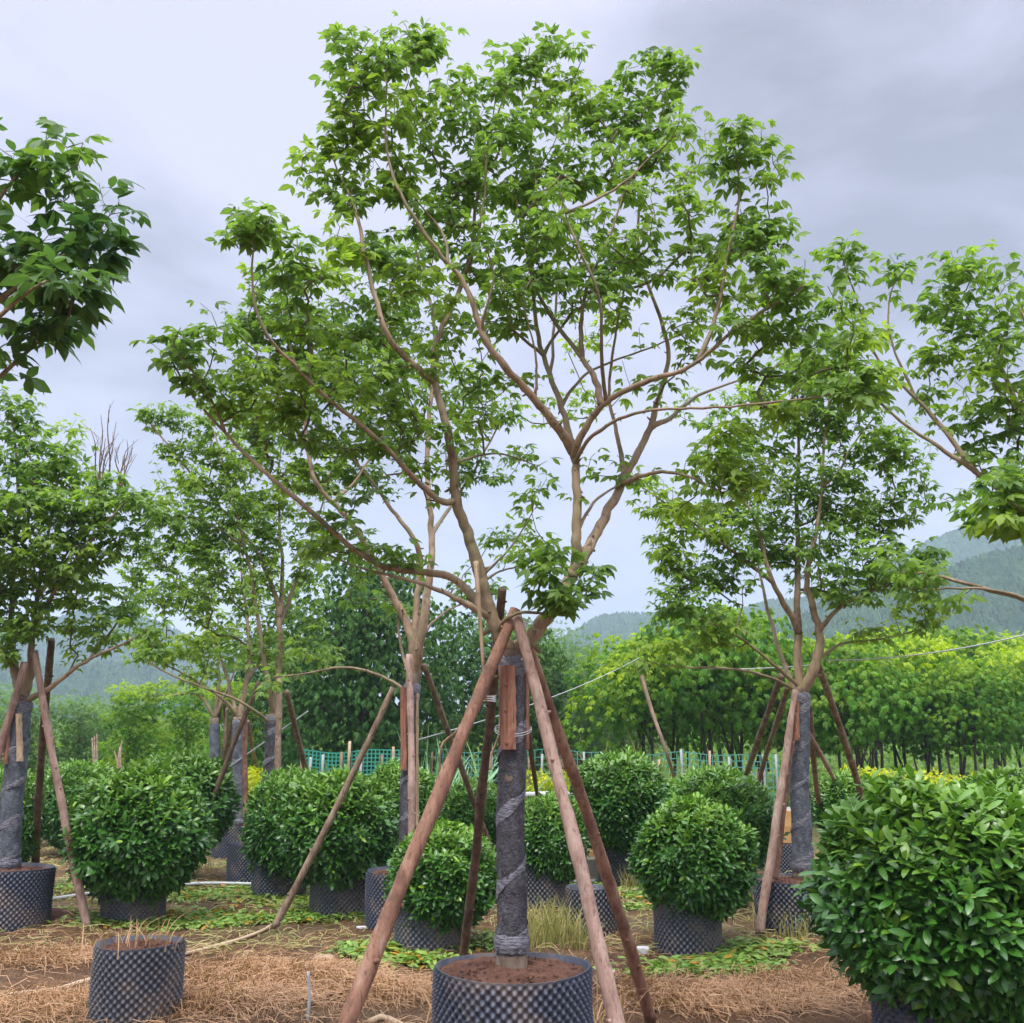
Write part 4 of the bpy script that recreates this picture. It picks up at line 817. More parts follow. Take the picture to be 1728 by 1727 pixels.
pole(at(87, 1080, Y1+.3), ground(58, 1492), .056, .040, POLE_DARK, 'dark upright pole behind the pink one at the left-edge tree', seed=18)
batten(32, 1205, 34, 1285, Y1-.125, .03, DRYWOOD, 'weathered timber on the bluish wrapped trunk at the left edge')
batten(18, 1200, 10, 1290, Y1-.09, .02, TIMBER, 'narrow timber on the left side of the left-edge trunk')
# dead twigs above its crown
def deadtwig(bpx, tops, Y, label):
    mb = MB(); b = at(*bpx, Y); r = np.random.default_rng(int(bpx[0]))
    m0 = None
    for tpx in tops:
        tt = at(*tpx, Y+r.normal(0, .1)); mid = b+(tt-b)*.45+r.normal(0, .03, 3); tube(mb, catmull([b, mid, b+(tt-b)*.75+r.normal(0, .02, 3), tt], 4), np.linspace(.011, .003, 13), 5)
        for q in range(2):
            s_ = b+(tt-b)*r.uniform(.4, .85); tube(mb, [s_, s_+np.array((r.normal(0, .06), r.normal(0, .06), .13)), s_+np.array((r.normal(0, .10), r.normal(0, .06), .26))], [.004, .003, .002], 4)
    return tag(mb.build('dead_twig', BARK_TWIG, None, origin=tuple(b)), label, 'dead twig')
deadtwig((172, 860), [(152, 722), (170, 700), (186, 682), (196, 712), (178, 740)], Y1+.1, 'taller bare dead twig sticking up above the left-edge crown')
deadtwig((196, 850), [(202, 750), (214, 742), (224, 755), (210, 770)], Y1+.1, 'shorter bare dead twig beside the taller one above the left crown')
# T4
Y4 = 13.6; b4 = at(452, 1400, Y4)
make_pot((b4[0]-.05, Y4, 0), .42, .50, .45, 'studded pot with a thin pole standing in it, left of the twin round shrubs', POT, 5, 'studded nursery pots')
l4 = [([(461, 1215), (466, 1183), (471, 1140), (473, 1082), (475, 1038), (466, 1009), (453, 975), (443, 946), (426, 917), (403, 889), (362, 849), (324, 805), (301, 771), (275, 740), (252, 713)], .058, .012),
 ([(475, 1038), (478, 1000, .1), (478, 937, .2), (470, 879, .3), (466, 800, .3), (480, 720, .3)], .044, .012),
 ([(475, 1050), (490, 1005, .2), (505, 972, .3), (518, 925, .3), (545, 860, .3), (560, 800, .3)], .036, .012),
 ([(460, 1210), (458, 1170, -.2), (440, 1110, -.2), (437, 1053, -.2), (426, 980, -.2), (414, 922, -.2), (403, 879, -.2), (382, 800, -.2), (365, 730, -.2), (345, 690, -.2)], .044, .012),
 ([(456, 1228), (452, 1222), (437, 1200, -.3), (403, 1180, -.4), (345, 1160, -.5), (310, 1151, -.5), (258, 1125, -.6), (238, 1108, -.6)], .034, .010),
 ([(414, 922, -.2), (380, 900, -.3), (340, 880, -.4), (300, 870, -.4)], .022, .010)]
bl4 = [(320, 830, 50, 35, .2, .9), (420, 840, 60, 45, .2, .8), (350, 900, 55, 35, .2, .8), (240, 960, 45, 30, 0, .8), (440, 740, 55, 45, .2, .8), (380, 960, 50, 35, .2, .8), (262, 700, 40, 26, 0, 1), (300, 690, 35, 25, .1, .8), (290, 770, 35, 25, 0, .9), (340, 730, 50, 40, 0, 1), (350, 790, 60, 40, -.2, 1), (400, 770, 60, 45, 0, .9), (300, 860, 60, 35, -.4, .9), (380, 860, 70, 45, -.2, .9), (270, 920, 60, 35, -.4, .9), (340, 940, 70, 40, -.3, .9), (440, 900, 60, 45, .1, .8), (300, 1000, 70, 35, -.5, .8), (390, 1010, 60, 35, -.2, .7), (500, 900, 60, 45, .3, .8), (480, 830, 60, 45, .3, .8), (520, 960, 50, 40, .3, .7), (460, 960, 40, 40, 0, .7), (260, 1090, 45, 25, -.5, .7), (340, 1080, 60, 30, -.4, .7), (440, 1080, 50, 30, 0, .9), (510, 1050, 50, 35, .3, 1), (540, 1110, 35, 25, .3, .7), (420, 700, 50, 45, .1, .6), (540, 800, 50, 45, .3, .6)]
build_tree('shade_tree', 'airy tree left of centre, trunk rising behind the pair of round shrubs', Y4, (b4[0], Y4, .42), ([(452, 1400), (456, 1330), (460, 1260), (461, 1205)], .105, .09), l4, bl4, 2.4, 's', .105, 24, LEAF_MID, TM_SM, wrap=(.46, 2.05), step=.22, group=GT, young=.1)
pole(at(472, 1146, Y4-.2), ground(466, 1500), .055, .045, POLE_BROWN, 'upright tan pole in front of the airy tree, rising behind the twin shrubs', seed=19)
pole(at(484, 1168, Y4), ground(556, 1430), .055, .045, POLE_BROWN, 'tan pole sloping right from the airy tree towards the green net', seed=20)
pole(at(437, 1150, Y4-.3), ground(308, 1490), .042, .036, POLE_DARK, 'thin dark pole sloping left behind the round shrub with orange leaves', seed=21)
pole(at(414, 1200, Y4+.5), (at(418, 1418, Y4-.15)[0], Y4-.15, .46), .045, .04, POLE_RED, 'straight reddish pole planted in the pot left of the twin shrubs', seed=22)
# T5
Y5 = 17.0; b5 = at(401, 1388, Y5)
make_pot((b5[0], Y5, 0), .37, .50, .45, 'far studded pot under the pale wrapped trunk, behind two shrubs', POT, 6, 'studded nursery pots')
l5 = [([(404, 1215), (408, 1192), (416, 1154), (423, 1110), (420, 1052), (410, 1000), (405, 940), (395, 880)], .065, .014),
 ([(400, 1210), (390, 1190), (374, 1180, -.2), (336, 1151, -.3), (287, 1122, -.4), (238, 1105, -.5)], .036, .012),
 ([(402, 1205), (385, 1150, .2), (370, 1100, .3), (350, 1040, .3), (330, 980, .3)], .044, .012),
 ([(416, 1154), (440, 1110, .3), (460, 1060, .4), (490, 1000, .4)], .034, .012)]
bl5 = [(250, 1080, 50, 28, -.5, .9), (310, 1110, 60, 28, -.3, 1), (370, 1080, 55, 30, 0, 1), (420, 1060, 50, 35, .3, .9), (330, 1010, 60, 40, .2, .8), (260, 1000, 50, 35, 0, .8), (400, 980, 60, 40, .2, .7), (320, 930, 55, 40, .3, .7), (400, 890, 50, 40, .2, .6), (480, 1000, 50, 40, .4, .7), (470, 1120, 45, 25, .2, .9), (260, 870, 45, 35, .2, .6)]
build_tree('shade_tree', 'farther slim tree with a pale bluish wrapped trunk, left of the airy one', Y5, (b5[0], Y5, .42), ([(401, 1388), (402, 1320), (403, 1250), (404, 1210)], .105, .095), l5, bl5, 2.2, 's', .135, 25, LEAF_MID, TM_SM, wrap=(.46, 2.1), step=.3, group=GT, wmat=WRAP_BLUE, young=.15)
pole(at(418, 1218, Y5), ground(455, 1372), .05, .04, POLE_BROWN, 'brown pole on the right of the pale wrapped trunk', seed=23)
pole(at(396, 1205, Y5), ground(352, 1398), .05, .04, POLE_BROWN, 'brown pole on the left of the pale wrapped trunk', seed=24)
# T6
Y6 = 23.0; b6 = at(363, 1350, Y6)
l6 = [([(362, 1215), (366, 1180), (372, 1140), (365, 1090), (368, 1040)], .07, .02), ([(361, 1215), (345, 1180), (330, 1160), (300, 1180, -.3), (250, 1175, -.3)], .05, .014), ([(364, 1210), (385, 1160), (400, 1120)], .05, .016)]
bl6 = [(260, 1160, 50, 22, -.2, .9), (330, 1140, 50, 25, 0, 1), (390, 1110, 50, 25, 0, .9), (350, 1080, 50, 28, 0, .8), (400, 1160, 40, 20, .2, .8)]
build_tree('shade_tree', 'most distant of the propped trees, small, amid crossed poles at the left', Y6, (b6[0], Y6, 0), ([(363, 1372), (363, 1300), (362, 1250), (362, 1212)], .12, .10), l6, bl6, 1.5, 's', .15, 26, LEAF_MID, TM_SM, wrap=(.1, 2.2), films=False, step=.4, group=GT, wmat=WRAP_BLUE, young=.3)
for k_, (a_, b_, l_) in enumerate([((372, 1190), (338, 1388), 'leftmost of the far crossed poles'), ((366, 1180), (352, 1392), 'second from the left of the far crossed poles'), ((378, 1185), (398, 1380), 'far crossed pole sloping to the right'), ((384, 1195), (372, 1395), 'darker far crossed pole nearest the pale trunk')]):
    pole(at(*a_, Y6), ground(*b_), .06, .05, POLE_BROWN, l_, seed=30+k_, knots=False)
# T7 right, trunk outside the frame
GP_ALL = 'studded nursery pots'
Y7 = 7.6; b7 = at(1905, 1560, Y7)
l7 = [([(1880, 1130), (1850, 1050), (1800, 960), (1745, 880), (1700, 835), (1659, 805), (1623, 783), (1582, 751), (1534, 723), (1487, 688), (1450, 640)], .050, .010),
 ([(1640, 795), (1595, 729, .1), (1563, 688, .1), (1544, 668, .1), (1499, 633, .1), (1477, 611, .1), (1461, 557, .1), (1445, 500, .1), (1420, 430, .1)], .026, .007),
 ([(1544, 668, .1), (1525, 630, .1), (1506, 586, .1), (1490, 525, .1), (1506, 477, .1), (1528, 455, .1)], .016, .006),
 ([(1880, 1130), (1820, 1050, -.2), (1728, 1010, -.3), (1674, 997, -.3), (1611, 980, -.3), (1548, 963, -.3), (1522, 967, -.3)], .036, .009),
 ([(1840, 1060, -.2), (1728, 993, -.4), (1632, 988, -.5), (1581, 997, -.5), (1535, 995, -.5)], .018, .007),
 ([(1850, 1050), (1800, 900, .2), (1760, 780, .3), (1720, 680, .3), (1680, 590, .3), (1640, 560, .3), (1610, 500, .3)], .045, .01),
 ([(1850, 1050), (1850, 850, -.2), (1800, 700, -.3), (1750, 600, -.3), (1720, 520, -.3)], .04, .01),
 ([(1820, 1050, -.2), (1790, 960, -.9), (1750, 890, -1.4), (1710, 850, -1.6)], .03, .01)]
bl7 = [(1650, 560, 55, 40, .2, .9), (1560, 580, 45, 35, .2, .9), (1680, 720, 50, 40, .1, .9), (1640, 440, 40, 30, .2, .9), (1600, 450, 45, 32, .3, 1.1), (1640, 510, 65, 45, .3, 1.2), (1690, 460, 35, 30, -.2, .9), (1700, 560, 50, 45, -.2, 1), (1570, 520, 45, 35, .3, .9), (1610, 600, 70, 40, .3, 1.1), (1680, 650, 60, 45, 0, 1.1), (1560, 640, 45, 35, .2, .9), (1620, 700, 60, 35, .2, .9), (1715, 760, 45, 45, 0, 1.1), (1650, 770, 45, 35, .1, .9), (1415, 400, 28, 25, .1, 1), (1440, 450, 40, 28, .1, .9), (1500, 440, 40, 22, .1, .6), (1430, 530, 45, 40, .1, .8), (1460, 640, 50, 35, 0, .9), (1600, 830, 45, 28, 0, .7), (1700, 870, 50, 40, -1.5, 2.4, .3), (1720, 810, 40, 40, -1.4, 2.2, .3), (1640, 860, 30, 25, -1.3, 1.6, .25), (1540, 975, 40, 30, -.4, 1.1), (1480, 960, 35, 25, -.4, .6), (1590, 1000, 40, 30, -.4, .5), (1800, 600, 70, 90, -.2, .6), (1800, 800, 60, 80, -.2, .6)]
build_tree('shade_tree', 'tree whose crown and limbs reach in from the right edge', Y7, (b7[0], Y7, .4), ([(1905, 1560), (1900, 1400), (1890, 1250), (1880, 1130)], .10, .08), l7, bl7, 2.2, 's', .11, 27, LEAF_MID, TM_BIG, wrap=(.6, 2.0), step=.16, group=GT)
make_pot((b7[0], Y7, 0), .40, .5, .45, 'studded pot of the tree at the far right, outside the frame', POT, 74, GP_ALL)
pole(at(1890, 1150, Y7-.2), ground(1705, 1690), .06, .04, POLE_BROWN, 'pole end showing at the right edge behind the biggest shrub', seed=41)
# T8 near left top, trunk outside the frame
Y8 = 4.7; b8 = at(-420, 1700, Y8)
l8 = [([(-400, 1000), (-300, 850), (-180, 700), (-60, 560), (0, 500), (60, 460), (110, 430)], .05, .010), ([(-200, 720), (-100, 620, -.3), (0, 530, -.4), (30, 505, -.4), (78, 475, -.4)], .024, .008), ([(-300, 850), (-120, 740, .3), (0, 640, .3), (50, 590, .3), (100, 545, .3)], .026, .008), ([(-180, 700), (-80, 480), (0, 330), (60, 260)], .03, .008)]
bl8 = [(40, 245, 60, 35, 0, .9), (120, 245, 45, 28, 0, .85), (60, 300, 80, 40, 0, 1), (150, 320, 50, 30, 0, 1), (175, 370, 45, 38, 0, 1.2), (70, 390, 90, 50, .1, 1.4), (160, 440, 55, 40, 0, 1.3), (60, 470, 90, 45, 0, 1.4), (130, 500, 60, 35, 0, 1.2), (40, 540, 60, 32, .2, 1), (80, 560, 40, 25, .2, .8), (10, 590, 28, 20, .2, .8), (-60, 400, 90, 120, 0, .7)]
build_tree('shade_tree', 'near tree whose large-leaved dark crown hangs in from the upper left edge', Y8, (b8[0], Y8, .4), ([(-420, 1700), (-415, 1500), (-410, 1200), (-400, 1000)], .09, .08), l8, bl8, 3.2, 'b', .125, 28, LEAF_DEEP, TM_BIG, wrap=(.6, 1.9), step=.12, group=GT, young=-.05)

make_pot((b8[0], Y8, 0), .40, .5, .45, 'studded pot of the near tree at the far left, outside the frame', POT, 75, GP_ALL)

# ================================================================== ROUND SHRUBS
def bush_mesh(seed, nsh, simple, leaf=.078, Rr=.7, per=7, ragged=.05):
    r = np.random.default_rng(seed); mb = MB()
    n = nsh; i = np.arange(n)+.5; ph = np.arccos(1-2*i/n); th = pi*(1+5**.5)*i+r.normal(0, .05, n); ph = ph+r.normal(0, .03, n)
    d = np.stack((np.sin(ph)*np.cos(th), np.sin(ph)*np.sin(th), np.cos(ph)), 1)
    lump = 1+ragged*np.sin(5*d[:, 0]+seed)*np.sin(4*d[:, 1]+2*seed)+ragged*.8*np.sin(9*d[:, 0]+7*d[:, 2]+seed)+r.normal(0, .045, n)+(r.random(n) < .09)*r.uniform(0, .14, n)
    rad = (np.abs(d[:, 0])**2.15+np.abs(d[:, 1])**2.15+np.abs(d[:, 2])**2.15)**(-1/2.15)
    P = d*(rad*lump*Rr*.93)[:, None]
    # the lower side is tucked in towards the pot
    low = np.clip(-P[:, 2]/Rr-.35, 0, 1); P[:, :2] *= (1-.30*low)[:, None]
    tm = [single(1, .36, simple), single(1, .32, simple), single(1, .40, simple)]
    pos = []; dr = []; nm = []; sc = []; ti = []
    shell = [(P, d, n, per, 1.0, 0)]; m = n//3; idx = r.choice(n, m, False); shell.append((P[idx]*r.uniform(.62, .88, (m, 1)), d[idx], m, 5, 1.25, 0.001))
    for (PP, DD, nn, pr, ls, dk) in shell:
        sd_ = DD+np.array((0, 0, .75))+r.normal(0, .33, (nn, 3)); sd_ /= np.linalg.norm(sd_, axis=1)[:, None]
        u = np.cross(sd_, (0.3, .2, 1.)); u /= np.linalg.norm(u, axis=1)[:, None]+1e-9; w = np.cross(sd_, u)
        shade = np.clip(.5+.2*r.normal(size=nn), 0, 1)
        yg = np.clip((DD[:, 2]-.15)*.72+r.normal(0, .13, nn)+(r.random(nn) < .06)*.4, 0, 1)  # brighter, yellower tops: young shoots, with sky light put into the leaf tint
        for q in range(pr):
            f = q/pr; a = q*2.4+r.uniform(0, 6.3, nn) if q == 0 else q*2.4+a0
            if q == 0: a0 = a
            sp = R(28)+R(62)*f+r.normal(0, .15, nn)
            dd = sd_*np.cos(sp)[:, None]+(u*np.cos(a)[:, None]+w*np.sin(a)[:, None])*np.sin(sp)[:, None]
            dd[:, 2] -= .18*f
            pos.append(PP-sd_*(.05*f+.0)); dr.append(dd); nm.append(sd_*1.0+r.normal(0, .25, (nn, 3))+np.array((0, 0, .2))); sc.append(leaf*ls*r.uniform(.7, 1.15, nn))
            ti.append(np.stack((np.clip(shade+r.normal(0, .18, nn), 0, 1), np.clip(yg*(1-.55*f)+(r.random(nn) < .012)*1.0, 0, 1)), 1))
    pos = np.vstack(pos); dr = np.vstack(dr); nm = np.vstack(nm); sc = np.concatenate(sc); ti = np.vstack(ti)
    keep = pos[:, 2] > -Rr*1.02; pos, dr, nm, sc, ti = pos[keep], dr[keep], nm[keep], sc[keep], ti[keep]
    w_ = r.integers(0, 3, len(pos))
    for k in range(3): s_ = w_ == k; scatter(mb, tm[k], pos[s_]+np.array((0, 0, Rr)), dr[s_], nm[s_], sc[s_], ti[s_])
    sb = MB()
    for q in range(90):
        a = r.uniform(0, 2*pi); b = r.uniform(0, 1)**.5; e_ = np.array((cos(a)*b*Rr*.8, sin(a)*b*Rr*.8, Rr*(1+r.uniform(-.3, .8)*(1-b*.5))))
        s0 = np.array((cos(a)*.05, sin(a)*.05, -.12)); tube(sb, catmull([s0, s0+(e_-s0)*.4+np.array((0, 0, .12)), e_], 4), np.linspace(.012, .004, 9), 5)
    return mb, sb
GB = 'clipped round shrubs in studded pots'
def new_bush(seed, nsh, simple, leaf, ragged=.05):
    f, s = bush_mesh(seed, nsh, simple, leaf, ragged=ragged); root = thing('round_shrub', (0, 0, 0), 'x', 'shrub', GB)
    s.build('stems', BARK_DARK, root, origin=(0, 0, 0)); f.build('foliage', LEAF_BUSH, root, origin=(0, 0, 0)); return root
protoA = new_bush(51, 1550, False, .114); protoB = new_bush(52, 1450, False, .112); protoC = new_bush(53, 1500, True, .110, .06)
potP = None
used = set()
def place_bush(px, top, bot, w, Y, label, proto, plabel=None, pot_px=None, rz=0.0, potR=.30, potH=.40, pm=POT, seed=0):
    c = at(px, (top+bot)/2, Y); k = pxm(Y); rx = w/2*k*.93; h = (bot-top)/2*k*.97
    z0 = c[2]-h
    loc = (c[0], Y, z0); sc = (rx/.70, rx/.70, h/.70)
    if proto.name not in used:
        used.add(proto.name); proto.location = loc; proto.scale = sc; proto.rotation_euler = (0, 0, rz); proto['label'] = label
    else: copy_thing(proto, loc, label, rz, sc, GB)
    if plabel:
        px_ = pot_px if pot_px else px
        make_pot((at(px_, 1500, Y)[0], Y, 0), potR, potH, potH-.05, plabel, pm, seed, 'studded nursery pots')
GP = 'studded nursery pots'
place_bush(237, 1303, 1512, 222, 10.6, 'dark round shrub at the left between the pink pole and the thin dark pole', protoA, 'pot with orange dead leaves at its foot under the left round shrub', 228, potR=.295, pm=POT_DUSTY, seed=61)
place_bush(752, 1402, 1562, 176, 9.15, 'lowest round shrub, in a squat pot between the long reddish pole and the dark pole', protoA, 'pale dusty pot just left of the widest pot, under the lowest shrub', 726, 1.3, .285, .42, POT_DUSTY, 62)
place_bush(1172, 1360, 1542, 192, 9.25, 'round shrub right of centre with a few orange leaves below its pot', protoA, 'dusty pot right of centre on cut green leaves', 1158, 2.6, .275, .44, POT_DUSTY, 63)
place_bush(572, 1312, 1492, 196, 11.0, 'right-hand one of the twin round shrubs, crossed by a slanting brown pole', protoB, 'pot beneath the right-hand twin shrub', 578, .4, .32, .42, POT_DUSTY, 64)
place_bush(492, 1306, 1488, 150, 12.4, 'left-hand one of the twin round shrubs, half hidden behind the other', protoC, 'dark pot in the shade under the left-hand twin shrub', 470, 1.2, .30, .40, POT, 65)
place_bush(1046, 1277, 1436, 162, 13.4, 'tall dome shrub behind the two right poles of the middle tree', protoB, 'ribbed dark pot in deep shade under the tall dome shrub', 1052, 2.0, .30, .44, POT, 66)
place_bush(1212, 1303, 1480, 185, 12.0, 'wide dark shrub behind the one right of centre, poles running into it', protoC, None, None, 2.2)
place_bush(930, 1348, 1490, 120, 11.5, 'small shrub close behind the wrapped middle trunk, right side', protoB, 'dusty pot right behind the wrapped middle trunk', 916, 3.1, .27, .44, POT_DUSTY, 67)
place_bush(300, 1278, 1440, 185, 13.8, 'bright green shrub behind the left round shrub', protoB, None, None, 4.1)
place_bush(128, 1290, 1425, 140, 17.0, 'farther dark shrub seen between the left trunk and the round shrub', protoC, None, None, .8)
place_bush(15, 1302, 1470, 110, 12.8, 'shrub peeping out behind the left-edge trunk', protoC, None, None, 3.4)
place_bush(676, 1296, 1440, 130, 15.0, 'bright shrub behind the pink pole left of the middle tree', protoB, None, None, 5.1)
place_bush(800, 1322, 1452, 120, 13.2, 'shrub between the dark pole and the wrapped middle trunk', protoC, None, None, 1.9)
place_bush(1428, 1308, 1420, 110, 14.5, 'shrub glimpsed behind the poles at the right-hand trunk', protoB, None, None, 2.9)
place_bush(1140, 1318, 1400, 60, 17, 'little shrub squeezed between the tall dome shrub and the wide dark one', protoC, None, None, 0)
protoN = new_bush(54, 2100, False, .108, .065)
place_bush(1596, 1340, 1700, 415, 6.1, 'biggest and nearest shrub, filling the lower right corner', protoN, 'pot in shade under the biggest shrub, lower right corner', 1550, 0, .29, .40, POT, 68)
place_bush(1700, 1312, 1480, 200, 8.6, 'bright shrub rising behind the biggest one at the right edge', protoA, None, None, 4.4)

# empty pots
make_pot((ground(223, 1716)[0], float(ground(223, 1716)[1])+.05, 0), .268, .45, .405, 'open-topped pot of dry straw alone on the straw at the lower left', POT_DUSTY, 71, GP)
make_pot((ground(1000, 1578)[0], float(ground(1000, 1578)[1])+.1, 0), .225, .42, .34, 'little open pot seen between the two right poles', POT_DUSTY, 72, GP)
make_pot((ground(1328, 1470)[0], float(ground(1328, 1470)[1])+.2, 0), .36, .40, .34, 'farther open pot behind the pink pole of the right-hand tree', POT, 73, GP)

# ================================================================== BACKGROUND TREES
def crown_leaves(mb, lobes, n, tm, size, r, droop=.25, young=(.2, .25), shell=.75, up=.8):
    """lobes: (x,y,z, rx,ry,rz) local; leaves near the lobe surfaces"""
    L = np.array(lobes); wt = L[:, 3]*L[:, 5]; k = r.choice(len(L), n, p=wt/wt.sum()); lb = L[k]
    d = r.normal(size=(n, 3)); d[:, 2] += .25; d /= np.linalg.norm(d, axis=1)[:, None]
    rad = shell+(1.08-shell)*r.random(n)**.6; P = lb[:, :3]+d*lb[:, 3:]*rad[:, None]
    dd = d*np.array((1, 1, .35))+r.normal(0, .35, (n, 3)); dd[:, 2] -= droop
    nm = np.array((0, 0, up))+d*.4+r.normal(0, .3, (n, 3))
    lt = r.normal(.5, .17, len(L)); ly = np.clip(r.normal(young[0], young[1], len(L)), 0, 1)
    ti = np.stack((np.clip(lt[k]+r.normal(0, .15, n), 0, 1), np.clip(ly[k]*(.35+.65*(d[:, 2] > 0))+np.clip(d[:, 2], 0, 1)*young[1]+r.normal(0, .08, n), 0, 1)), 1)  # upper sides of each lobe get the yellower leaf tint
    w_ = r.integers(0, len(tm), n)
    for q, t_ in enumerate(tm):
        s_ = w_ == q; scatter(mb, t_, P[s_], dd[s_], nm[s_], size*r.uniform(.7, 1.25, s_.sum()), ti[s_])
def far_tree(name, label, cat, H, W, z0, n, LM, size, seed, nlobe=16, trunk=.09, droop=.25, young=(.2, .25), group=None, tm=None, stems=1, bark=BARK_DARK, D=None, prof=None, lob=.42, shell=.7):
    r = np.random.default_rng(seed); root = thing(name, (0, 0, 0), label, cat, group); tb = MB(); D = D or W
    lobes = []
    for q in range(nlobe):
        f = (q+.5)/nlobe; z = z0+(H-z0)*(.12+.76*f); pr = prof(f) if prof else (sin(pi*min(1, f*.85+.12)))**.6
        a = q*2.4+r.uniform(-.4, .4); rr_ = W/2*pr*r.uniform(.35, .72); s_ = lob*W/2*r.uniform(.75, 1.2)
        lobes.append((cos(a)*rr_, sin(a)*rr_*D/W, z, s_*1.15, s_*1.1, min(s_*.8, (H-z)*1.0+.05)))
    for s_ in range(stems):
        b = np.array((r.normal(0, .18), r.normal(0, .18), -.05)) if stems > 1 else np.array((0, 0, -.05)); top = b*2.5+np.array((r.normal(0, .15), r.normal(0, .15), z0+(H-z0)*.75))
        mid = b+(top-b)*.45+r.normal(0, .10, 3); tube(tb, catmull([b, mid, top], 6), np.linspace(trunk/stems**.5, trunk*.25, 13), 8, wob=.04)
        for q in range(max(3, nlobe//(2*stems))):
            lb = lobes[r.integers(len(lobes))]; e_ = np.array(lb[:3]); f = r.uniform(.3, .8); s0 = b+(top-b)*f; tube(tb, catmull([s0, s0+(e_-s0)*.5+np.array((0, 0, .1)), e_], 4), np.linspace(trunk*.4, trunk*.12, 9), 5)
    tb.build('trunk', bark, root, origin=(0, 0, 0))
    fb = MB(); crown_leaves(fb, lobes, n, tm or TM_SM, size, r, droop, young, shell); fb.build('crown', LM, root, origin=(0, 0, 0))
    return root
def put(o, x, y, rz=0, s=1):
    o.location = (float(x), float(y), 0); o.rotation_euler = (0, 0, rz); o.scale = (s, s, s); return o
def gx(px, Y): return at(px, 1268, Y)[0]

# dense dark tree behind the middle one
dark = far_tree('broadleaf_tree', 'big dense dark green tree behind the green net, left of the middle trunk', 'tree', 6.3, 5.4, .6, 6500, LEAF_DARK, .17, 81, nlobe=30, trunk=.18, droop=.55, young=(.12, .2), lob=.36, tm=[compound(1, .34, 7, .4, .55, 30, True), compound(1, .36, 6, .4, .7, 31, True)])
put(dark, gx(615, 24), 24)
dark2 = far_tree('broadleaf_tree', 'deep green tree right behind the wrapped middle trunk, far back', 'tree', 5.2, 4.2, .9, 4200, LEAF_DARK, .16, 82, nlobe=22, trunk=.15, droop=.4, young=(.2, .2), tm=[compound(1, .34, 7, .4, .5, 32, True)])
put(dark2, gx(835, 27), 27)
put(copy_thing(dark2, (0, 0, 0), 'dark tree showing to the left of the biggest dense one, half behind the wrapped trunks'), gx(470, 33), 33, 1.7, 1.05)
# grey-green trees right of the middle
gg = far_tree('willow_tree', 'grey-green feathery tree just right of the two right poles', 'tree', 4.2, 2.9, .9, 3600, LEAF_GREY, .13, 83, nlobe=20, trunk=.09, droop=.1, young=(.2, .2), stems=3, bark=BARK_TWIG, group='feathery grey-green trees beyond the fence', tm=[compound(1, .22, 5, .5, .2, 33, True)], shell=.4)
put(gg, gx(965, 27), 27)
put(copy_thing(gg, (0, 0, 0), 'second grey-green feathery tree, left of the leaning bamboo pole'), gx(1050, 29), 29, 2.1, 1.05)
put(copy_thing(gg, (0, 0, 0), 'tall hazy grey-green tree behind the feathery pair'), gx(948, 42), 42, 4, 1.5)
put(copy_thing(gg, (0, 0, 0), 'hazy tree between the middle trunk and the tall grey-green one'), gx(900, 39), 39, 5, 1.5)
# yellow-green plantation on the right
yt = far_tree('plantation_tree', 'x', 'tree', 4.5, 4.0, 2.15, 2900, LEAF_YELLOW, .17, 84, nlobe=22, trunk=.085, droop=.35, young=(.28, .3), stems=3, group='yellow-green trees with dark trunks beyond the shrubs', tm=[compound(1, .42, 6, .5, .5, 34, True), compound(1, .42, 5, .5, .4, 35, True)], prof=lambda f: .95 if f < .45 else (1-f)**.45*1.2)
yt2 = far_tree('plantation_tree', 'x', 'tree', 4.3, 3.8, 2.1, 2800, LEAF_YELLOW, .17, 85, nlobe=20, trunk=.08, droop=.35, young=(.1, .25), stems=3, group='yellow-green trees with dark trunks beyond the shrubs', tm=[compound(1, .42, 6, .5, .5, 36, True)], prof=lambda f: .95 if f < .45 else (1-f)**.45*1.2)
YT = [(1105, 25, 'left end of the front row of yellow-green trees, beside the leaning bamboo'), (1215, 24, 'second yellow-green tree from the left in the front row, left of the propped fan'), (1305, 26, 'yellow-green tree directly behind the fan of poles'), (1420, 24, 'yellow-green tree just right of the right-hand wrapped trunk'), (1530, 25.5, 'brightest yellow-topped tree above the biggest shrub'), (1640, 24, 'yellow-green tree above the right part of the biggest shrub'), (1745, 25, 'yellow-green tree cut by the right edge'),
 (1160, 31, 'second-row yellow-green tree behind the left end'), (1270, 32, 'second-row yellow-green tree left of the right-hand trunk'), (1370, 31, 'second-row yellow-green tree right behind the wrapped trunk'), (1475, 33, 'second-row yellow-green tree showing between two front crowns'), (1590, 32, 'second-row yellow-green tree behind the brightest one'), (1700, 31.5, 'second-row yellow-green tree near the right edge'),
 (1230, 39, 'back-row tree in the plantation, left part'), (1340, 40, 'back-row tree in the plantation, behind the propped trunk'), (1450, 41, 'back-row tree in the plantation, middle part'), (1560, 40, 'back-row tree in the plantation, right part'), (1670, 41, 'back-row tree in the plantation, far right')]
rq = np.random.default_rng(99)
for q, (px, Y, lb) in enumerate(YT):
    base = (yt, yt2)[q % 2]
    if q < 2: base['label'] = lb; o = base
    else: o = copy_thing(base, (0, 0, 0), lb)
    put(o, gx(px, Y), Y, rq.uniform(0, 6.3), rq.uniform(.74, 1.14)*(1.0 if Y < 30 else 1.14))
